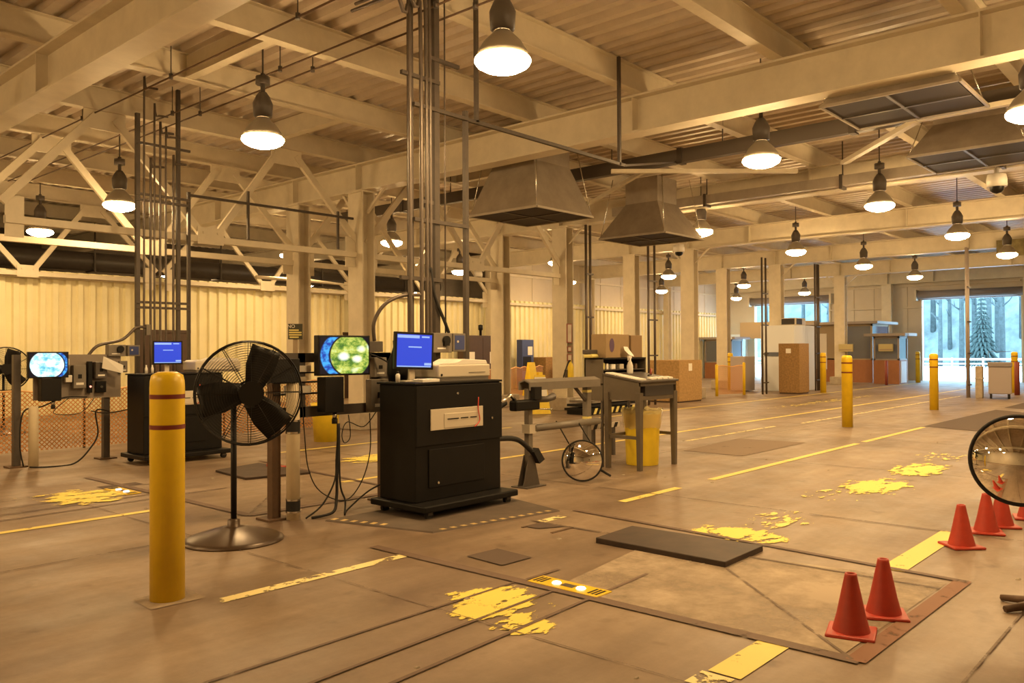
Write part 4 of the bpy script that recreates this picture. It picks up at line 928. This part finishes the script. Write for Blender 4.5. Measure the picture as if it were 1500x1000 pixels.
MB().lathe([(.215, 0), (.22, .02), (.24, .62), (.25, .66), (.26, .68), (.255, .70), (.23, .69), (.2, .05)], 30, cap=False).lathe([(.2, .0), (.2, .05)], 30).build('bin', 'ycan', t)
m = MB(); n = 40; prof_ = ((.245, .50), (.262, .58), (.272, .68), (.285, .76), (.25, .72)); vs = []
rr_ = random.Random(5)
for r_, z in prof_: vs += [(r_*(1+rr_.uniform(-.03, .03))*math.cos(2*PI*j/n), r_*(1+rr_.uniform(-.03, .03))*math.sin(2*PI*j/n), z+rr_.uniform(-.015, .015)) for j in range(n)]
m.add(vs, [(i*n+j, i*n+(j+1) % n, (i+1)*n+(j+1) % n, (i+1)*n+j) for i in range(len(prof_)-1) for j in range(n)], True)
lm = mat('clear plastic liner', (.85, .72, .35), .15); lm.node_tree.nodes['Principled BSDF'].inputs['Alpha'].default_value = .45; M_['liner'] = lm
m.build('liner', 'liner', t)

# ------------------------------------------------------------------ behind: crates, pallets, netting
def crate(label, x0, x1, y0, y1, h, m1, tagpos):
    t = thing('plywood_crate', label, 'crate', (x0, y0, 0)); w, d = x1-x0, y1-y0
    MB().box(0, w, 0, d, .04, h).build('panels', m1, t, bev=.01)
    MB().box(.02, w-.02, .02, d-.02, 0, .04).build('skids', 'brown', t); MB().box(*tagpos).build('paper_tag', 'paper', t)
    return t
crate('low wide strand board crate behind the worktable', 21.3, 22.65, 12.42, 13.5, 1.25, 'osb', (.55, .75, -.006, 0, .93, 1.15))
o = crate('tall brown plywood crate beside the white cabinet', 28.0, 28.85, 11.6, 12.35, 1.76, 'osbdark', (-.006, 0, .3, .48, 1.42, 1.58))
def post_(label, x, y, h, r=.05): return tag(MB().lathe([(r, 0), (r, h), (.01, h+.02)], 12).build('safety_post', 'yellow', None, loc=(x, y, 0)), label, 'post')
post_('thin yellow post holding the orange netting right of the low crate', 25.26, 13.3, 1.05); post_('thin yellow post holding the orange netting left of the tall crate', 26.57, 12.96, 1.1)
def netting(label, a, b, z0, z1, group=None):
    a, b = Vector((*a, 0)), Vector((*b, 0)); d = b-a; L = d.length
    t = thing('safety_netting', label, 'netting', a, math.atan2(d.y, d.x)); n = int(L/.25)+1
    vs = []
    for i in range(n+1):
        x = L*i/n; sag = .025*math.sin(i*1.7)
        vs += [(x, .012*math.sin(i*2.3), z0), (x, .012*math.sin(i*1.1), z1+sag)]
    MB().add(vs, [(2*i, 2*i+2, 2*i+3, 2*i+1) for i in range(n)]).build('net', 'mesh', t)
    MB().tube([(L*i/n, 0, z1+.025*math.sin(i*1.7)) for i in range(n+1)], .016, 6).build('top_band', mat('pale orange band', (.85, .5, .2), .5), t)
    for i in range(0, n+1, 10): MB().tube([(L*i/n, .03, 0), (L*i/n, .03, z1+.03)], .02, 6).build('stake', 'rust', t)
netting('orange safety netting along the floor behind the left island', (0.5, 14.25), (10.2, 14.25), .02, .95)
netting('orange safety netting strung before the blue machine on the back wall', (18.3, 17.4), (24, 19.8), .02, .98)
netting('short orange safety netting between two thin yellow posts', (25.3, 13.3), (26.5, 12.98), .05, 1.0)
t = thing('ramp_stack', 'stack of dark ramp plates with black and yellow striped edges on the floor', 'ramps', (16.0, 12.05, 0), R(0))
for k in range(3): MB().box(-.1+.1*k, 1.9+.1*k, -.3, .4, .10+.09*k, .16+.09*k).build('ramp_plate', 'blackplastic' if k < 2 else 'greymetal', t)
g = MB().box(0, 2.0, -.32, .4, .0, .10); g.build('striped_base', 'blackplastic', t)
g = MB()
for k in range(8): g.add([(.1+.23*k, -.325, .02), (.21+.23*k, -.325, .02), (.29+.23*k, -.325, .16), (.18+.23*k, -.325, .16)], [(0, 1, 2, 3)])
g.build('yellow_stripes', 'signyellow', t)
# striped barrier board behind the rail
t = thing('barrier_board', 'striped black and yellow barrier board lying beside the trash can', 'barrier', (9.55, 7.0, .42))
MB().box(0, .72, 0, .03, 0, .07).build('board', 'beige', t); g = MB()
for k in range(4): g.add([(.05+.17*k, -.003, .0), (.13+.17*k, -.003, .0), (.17+.17*k, -.003, .07), (.09+.17*k, -.003, .07)], [(0, 1, 2, 3)])
g.build('black_stripes', 'blackplastic', t); MB().box(.1, .15, .03, .08, -.42, .07).build('support', 'darkgrey', t); MB().box(.6, .65, .03, .08, -.42, .07).build('support', 'darkgrey', t)
# wet floor sign
t = thing('floor_sign', 'yellow folding floor sign with a white notice beyond the probe arm', 'sign', (15.75, 13.1, 0), R(-40))
MB().hexa([(-.24, -.2, 0), (.24, -.2, 0), (.24, -.18, 0), (-.24, -.18, 0)], [(-.13, -.02, .95), (.13, -.02, .95), (.13, 0, .95), (-.13, 0, .95)]).hexa([(-.24, .2, 0), (.24, .2, 0), (.24, .22, 0), (-.24, .22, 0)], [(-.13, .02, .95), (.13, .02, .95), (.13, .04, .95), (-.13, .04, .95)]).build('folding_panels', 'ycan', t)
MB().hexa([(-.17, -.135, .42), (.17, -.135, .42), (.17, -.13, .42), (-.17, -.13, .42)], [(-.14, -.045, .9), (.14, -.045, .9), (.14, -.04, .9), (-.14, -.04, .9)]).build('notice', 'paper', t)
t = thing('floor_sign', 'yellow plastic stand in front of the brown box by the back wall', 'sign', (21.9, 18.6, 0)); MB().hexa([(-.25, -.2, 0), (.25, -.2, 0), (.25, .2, 0), (-.25, .2, 0)], [(-.15, -.04, 1.15), (.15, -.04, 1.15), (.15, .04, 1.15), (-.15, .04, 1.15)]).build('panels', 'ycan', t); MB().box(.28, .5, -.1, .1, 0, .8).build('bucket', 'ycan', t)
# back wall items
t = thing('steel_cupboard', 'dark brown double door cupboard against the corrugated wall with two white notices', 'cupboard', (21.62, 21.45, 0))
MB().box(0, 1.55, 0, .5, 0, 2.13).build('body', 'brown', t); MB().box(.03, .815, -.02, 0, .05, 2.05).build('door', 'brown', t); MB().box(.835, 1.52, -.02, 0, .05, 2.05).build('door', 'brown', t)
for x in (.1, 1.2): MB().box(x, x+.28, -.026, -.02, 1.08, 1.52).build('notice', 'paper', t)
t = thing('beacon_lamp', 'small black device standing on the dark brown cupboard', 'device', (22.6, 21.7, 2.13)); MB().lathe([(.05, 0), (.05, .2), (.09, .22), (.09, .4), (.02, .42)], 12).build('body', 'blackplastic', t)
t = thing('vending_machine', 'blue machine with a white notice against the back wall', 'machine', (25.0, 21.7, 0)); MB().box(0, .72, 0, .3, 0, 2.0).build('cabinet', 'blue2', t, bev=.02); MB().box(.05, .55, -.01, 0, .75, 1.32).build('front_window', 'blackplastic', t); MB().box(.34, .62, -.015, -.0, 1.38, 1.72).build('notice', 'paper', t)
tag(MB().box(26.25, 27.9, 21.5, 22.4, 0, 1.28).build('storage_crate', 'osbdark', None, bev=.02), 'brown wooden crate at the foot of the corrugated wall beside the blue machine', 'crate')
tag(MB().box(26.4, 27.1, 20.7, 21.3, 0, .9).build('rust_bin', 'redbrown', None, bev=.02), 'red brown bin behind the orange netting by the back wall', 'bin')
# door behind the green sign
struct('door_4', MB().box(16.9, 18.0, YW-.06, YW, 0, 2.1).box(16.8, 18.1, YW-.09, YW-.05, 2.1, 2.2), 'brown')
t = thing('hanging_pipe_frame', 'cream pipe frame bent over the corrugated wall behind the first column', 'pipe frame', (0, 20.2, 0))
MB().tube([(15.6, 0, 0), (15.6, 0, 3.55), (14.0, 0, 3.6), (12.2, 0, 3.6)], .05, 8).build('pipe', 'steel', t); MB().beam((15.6, 0, 3.2), (15.0, 0, 3.56), .06, .06).build('corner_brace', 'steel', t)
struct('door_5', MB().box(10.0, 11.4, YW-.05, YW, 0, 2.1).box(9.9, 11.5, YW-.08, YW-.04, 2.1, 2.18), 'brown')
t = thing('round_duct', 'long round duct in the dark space above the corrugated wall', 'duct', (0, 25.6, 4.25))
MB().tube([(-4, 0, 0), (24, 0, 0)], .28, 14).build('pipe', 'darkgrey', t)
for x in (2, 6, 10, 14, 18, 22): MB().box(x-.03, x+.03, -.3, .3, -.3, -.26).box(x-.02, x+.02, -.31, -.28, -.3, 1.46).build('hanger', 'strut', t)
# warning sign on a post
t = thing('warning_sign', 'dark sign with the word NO and yellow lines on a short post behind the fan', 'sign', (10.12, 15.2, 0), R(-35))
MB().box(-.05, .05, .0, .05, 0, 1.85).build('post', 'tan', t); MB().box(-.15, .15, -.02, 0, 1.82, 2.15).build('board', 'skin', t)
text('lettering', 'NO', .10, 'paper', t, (-.085, -.022, 2.095), (R(90), 0, 0))
g = MB()
for k, (a, b) in enumerate(((-.13, .07), (-.13, .13), (-.13, .13), (-.12, .07))): g.box(a, b, -.023, -.02, 2.0-.05*k, 2.03-.05*k)
g.build('text_lines', 'signyellow', t)
# fire extinguisher and notices on the second column
t = thing('fire_extinguisher', 'yellow fire extinguisher with a black hose hung on the column behind the rail', 'fire extinguisher', (16.98, 13.08, .75))
MB().lathe([(.07, 0), (.08, .03), (.08, .38), (.05, .46), (.02, .50), (.02, .56)], 14).build('cylinder', 'ycan', t); MB().tube(smooth_path([(0, 0, .54), (-.12, -.02, .5), (-.3, -.02, .2), (-.36, -.02, .0)]), .018, 6).build('hose', 'blackplastic', t); MB().box(-.06, .06, -.09, -.07, -.02, .1).build('bracket', 'dullred', t); MB().box(-.05, .05, .08, .17, .1, .3).build('wall_mount', 'strut', t)
for z0, z1, w, lb in ((1.75, 2.25, .2, 'tall framed red notice on the column above the fire extinguisher'), (1.52, 1.66, .16, 'small framed notice between the tall notice and the extinguisher'), (1.28, 1.46, .18, 'small square framed notice just above the fire extinguisher')):
    t = thing('wall_sign', lb, 'notice', (17.05, 13.185, z0)); MB().box(-w/2, w/2, -.015, 0, 0, z1-z0).build('frame', 'dullred', t); MB().box(-w/2+.025, w/2-.025, -.018, -.015, .025, z1-z0-.025).build('notice_sheet', 'beige', t)
# ------------------------------------------------------------------ far end things
t = thing('white_cabinet', 'tall white glazed booth with blue daylight tinted into its paint behind the plywood crate', 'booth', (29.6, 12.45, 0))
MB().box(0, 2.0, 0, 1.3, 0, 2.45).build('shell', 'boothdaylight', t, bev=.01); MB().box(.1, .6, -.02, 0, .1, 1.3).build('door', 'boothdaylight', t); MB().box(-.02, 0, .15, 1.15, 1.3, 1.45).build('window_strip', 'glasspane', t)
t = thing('air_conditioner', 'dark and tan air conditioner on top of the white booth', 'air conditioner', (30.0, 12.55, 2.45)); MB().box(0, .95, 0, .6, 0, .28).build('casing', 'beige', t, bev=.04); MB().box(-.01, 0, .05, .55, .04, .25).build('grille', 'grille', t); MB().box(.05, .55, -.012, 0, .04, .25).build('front_grille', 'grille', t)
t = thing('grey_cabinet', 'grey lavender metal cabinet between the low crate and the conduits', 'cabinet', (28.6, 13.9, 0)); MB().box(0, .8, 0, .6, .03, 1.3).build('body', 'crategrey', t, bev=.02); MB().box(-.015, 0, .05, .55, .1, 1.2).build('door', 'crategrey', t)
def booth(label, x0, x1, y0, y1, h, wall, lower, sill):
    t = thing('inspection_booth', label, 'booth', (x0, y0, 0)); w, d = x1-x0, y1-y0
    MB().box(-.35, w+.2, -.35, d+.3, h, h+.12).build('roof', 'booth', t)
    MB().box(0, w, 0, d, 0, sill).build('lower_wall', lower, t)
    f = MB()
    for x in (0, w-.08):
        for y in (0, d-.08): f.box(x, x+.08, y, y+.08, sill, h)
    f.box(0, w, 0, .05, sill, sill+.06).box(0, .05, 0, d, sill, sill+.06).box(0, w, 0, .05, h-.1, h).box(0, .05, 0, d, h-.1, h); f.build('frame', wall, t)
    MB().box(.03, .04, .08, d-.08, sill+.06, h-.1).build('window_pane', 'glasspane', t); MB().box(.08, w-.08, .03, .04, sill+.06, h-.1).build('window_pane', 'glasspane', t)
    MB().box(.1, w-.1, d-.04, d-.02, sill, h-.1).build('rear_wall', 'tan', t)
    return t
b1 = booth('small glazed inspection booth with a flat roof left of the big open door', 38.5, 39.7, 11.45, 12.55, 2.12, 'booth', 'redbrown', 1.05)
MB().box(.15, .9, -.03, 0, .05, 1.0).build('door_panel', 'boothdaylight', b1); MB().box(.1, 1.3, -.36, -.3, 2.13, 2.25).build('fascia', 'boothdaylight', b1)
b2 = booth('large tan booth with an overhanging roof behind the far columns', 39.6, 42, 12.95, 16.3, 2.72, 'tan', 'redbrown', 1.05)
MB().box(.0, .045, 1.2, 3.3, 1.05, 2.62).build('tan_panel', 'tan', b2); MB().box(-.02, 0, 2.1, 2.6, .6, 2.3).build('poster', 'white', b2)
b3 = booth('small glazed booth with a pale fascia by the doorway in the far corner', 41.0, 42.3, 20.7, 22.3, 2.12, 'booth', 'redbrown', .85)
MB().box(-.36, -.3, -.2, .35, 2.12, 2.26).build('fascia', 'boothdaylight', b3)
t = thing('trash_can', 'yellow bin standing in the second lane behind the fish-eye screen', 'trash can', (8.6, 12.0, 0)); MB().lathe([(.20, 0), (.24, .60), (.26, .66), (.24, .66), (.19, .05)], 24).build('bin', 'ycan', t)
for x, y, lb in ((36.7, 13.15, 'tan sign box with yellow edge on the far column'), (38.35, 12.0, 'tan sign box with yellow edge on the small glazed booth')): 
    t = thing('wall_sign', lb, 'sign', (x, y, 1.45)); MB().box(-.1, 0, -.35, .25, 0, .32).build('box', 'signtan', t); MB().box(-.105, -.1, -.32, .22, .04, .1).build('stripe', 'tan', t)
tag(MB().lathe([(.06, 0), (.06, 1.05)], 10).build('steel_post', 'dullred', None, loc=(37.2, 11.6, 0)), 'dark red steel post in front of the small glazed booth', 'post')
tag(MB().lathe([(.08, 0), (.08, 1.1)], 10).build('steel_post', 'dullred', None, loc=(31.6, 5.72, 0)), 'dark red steel post at the right edge beside the door jamb', 'post')
t = thing('wheeled_cabinet', 'grey brown cabinet on casters in front of the big open door', 'cabinet', (29.2, 5.75, 0), R(-78))
MB().box(-.31, .31, -.3, .3, .15, .98).build('body', 'crategrey', t, bev=.02); MB().box(-.33, .33, -.32, .32, .98, 1.12).build('top_tray', 'purplegrey', t, bev=.02)
for x in (-.24, .24):
    for y in (-.22, .22): MB().lathe([(.075, -.03), (.075, .03)], 12, T=Matrix.Translation((x, y, .075)) @ Matrix.Rotation(R(90), 4, 'Y')).build('caster', 'rubber', t)
g = MB()
for a, b in (((-.3, 0, 1.45), (.3, 0, 1.45)), ((-.3, 0, 1.2), (.3, 0, 1.2)), ((-.3, 0, 1.2), (-.3, 0, 1.45)), ((0, 0, 1.1), (0, 0, 1.22))): g.tube([a, b], .008, 5)
g.build('wire_stand', 'darkgrey', t)
t = thing('concrete_post', 'short beige concrete post with a clamp beside the wheeled cabinet', 'post', (29.05, 6.28, 0)); MB().box(-.1, .1, -.1, .1, 0, 1.0).build('shaft', 'concrete', t, bev=.02); MB().box(-.11, .11, -.11, .11, .60, .64).build('clamp_ring', 'silver', t)
# header panel behind which the far vehicle door shows only its top
t = thing('canopy_panel', 'tan panel canopy hiding the lower part of the far vehicle door', 'canopy', (42.6, 16.7, 0)); MB().box(0, .1, 0, 4.3, 2.15, 3.05).build('panel', 'tan', t); MB().box(0, .08, 1.2, 2.6, 0, 2.15).build('lower_panel', 'panelwall', t); MB().box(.02, .08, 4.2, 4.3, 0, 2.15).build('post', 'steel', t); MB().box(.02, .08, 0, .1, 0, 2.15).build('post', 'steel', t)

# grey debris crumbs on the floor
rd = random.Random(11); m = MB()
for k in range(60):
    x, y = rd.uniform(2.5, 16), rd.uniform(.5, 10); s = rd.uniform(.006, .02)
    m.hexa([(x-s, y-s*.6, .001), (x+s, y-s, .001), (x+s*.7, y+s, .001), (x-s, y+s, .001)], [(x-s*.5, y-s*.3, s*.6), (x+s*.5, y-s*.5, s*.7), (x+s*.4, y+s*.4, s*.5), (x-s*.4, y+s*.4, s*.6)])
o = m.build('floor_debris', 'concrete', None); o['kind'] = 'stuff'; tag(o, 'scattered crumbs of grit and paper on the concrete floor', 'debris')

# ------------------------------------------------------------------ world and view
w = bpy.data.worlds.new('sky'); S.world = w; w.use_nodes = True
bg = w.node_tree.nodes['Background']; bg.inputs['Color'].default_value = (.46, .75, 1.0, 1); bg.inputs['Strength'].default_value = 12
S.view_settings.view_transform = 'Standard'; S.view_settings.look = 'None'; S.view_settings.gamma = 1; S.view_settings.use_curve_mapping = False
S.view_settings.exposure = 0
S.cycles.max_bounces = 8; S.cycles.diffuse_bounces = 5; S.cycles.glossy_bounces = 4; S.cycles.transparent_max_bounces = 12
S.cycles.sample_clamp_indirect = 6
S.cycles.use_denoising = True
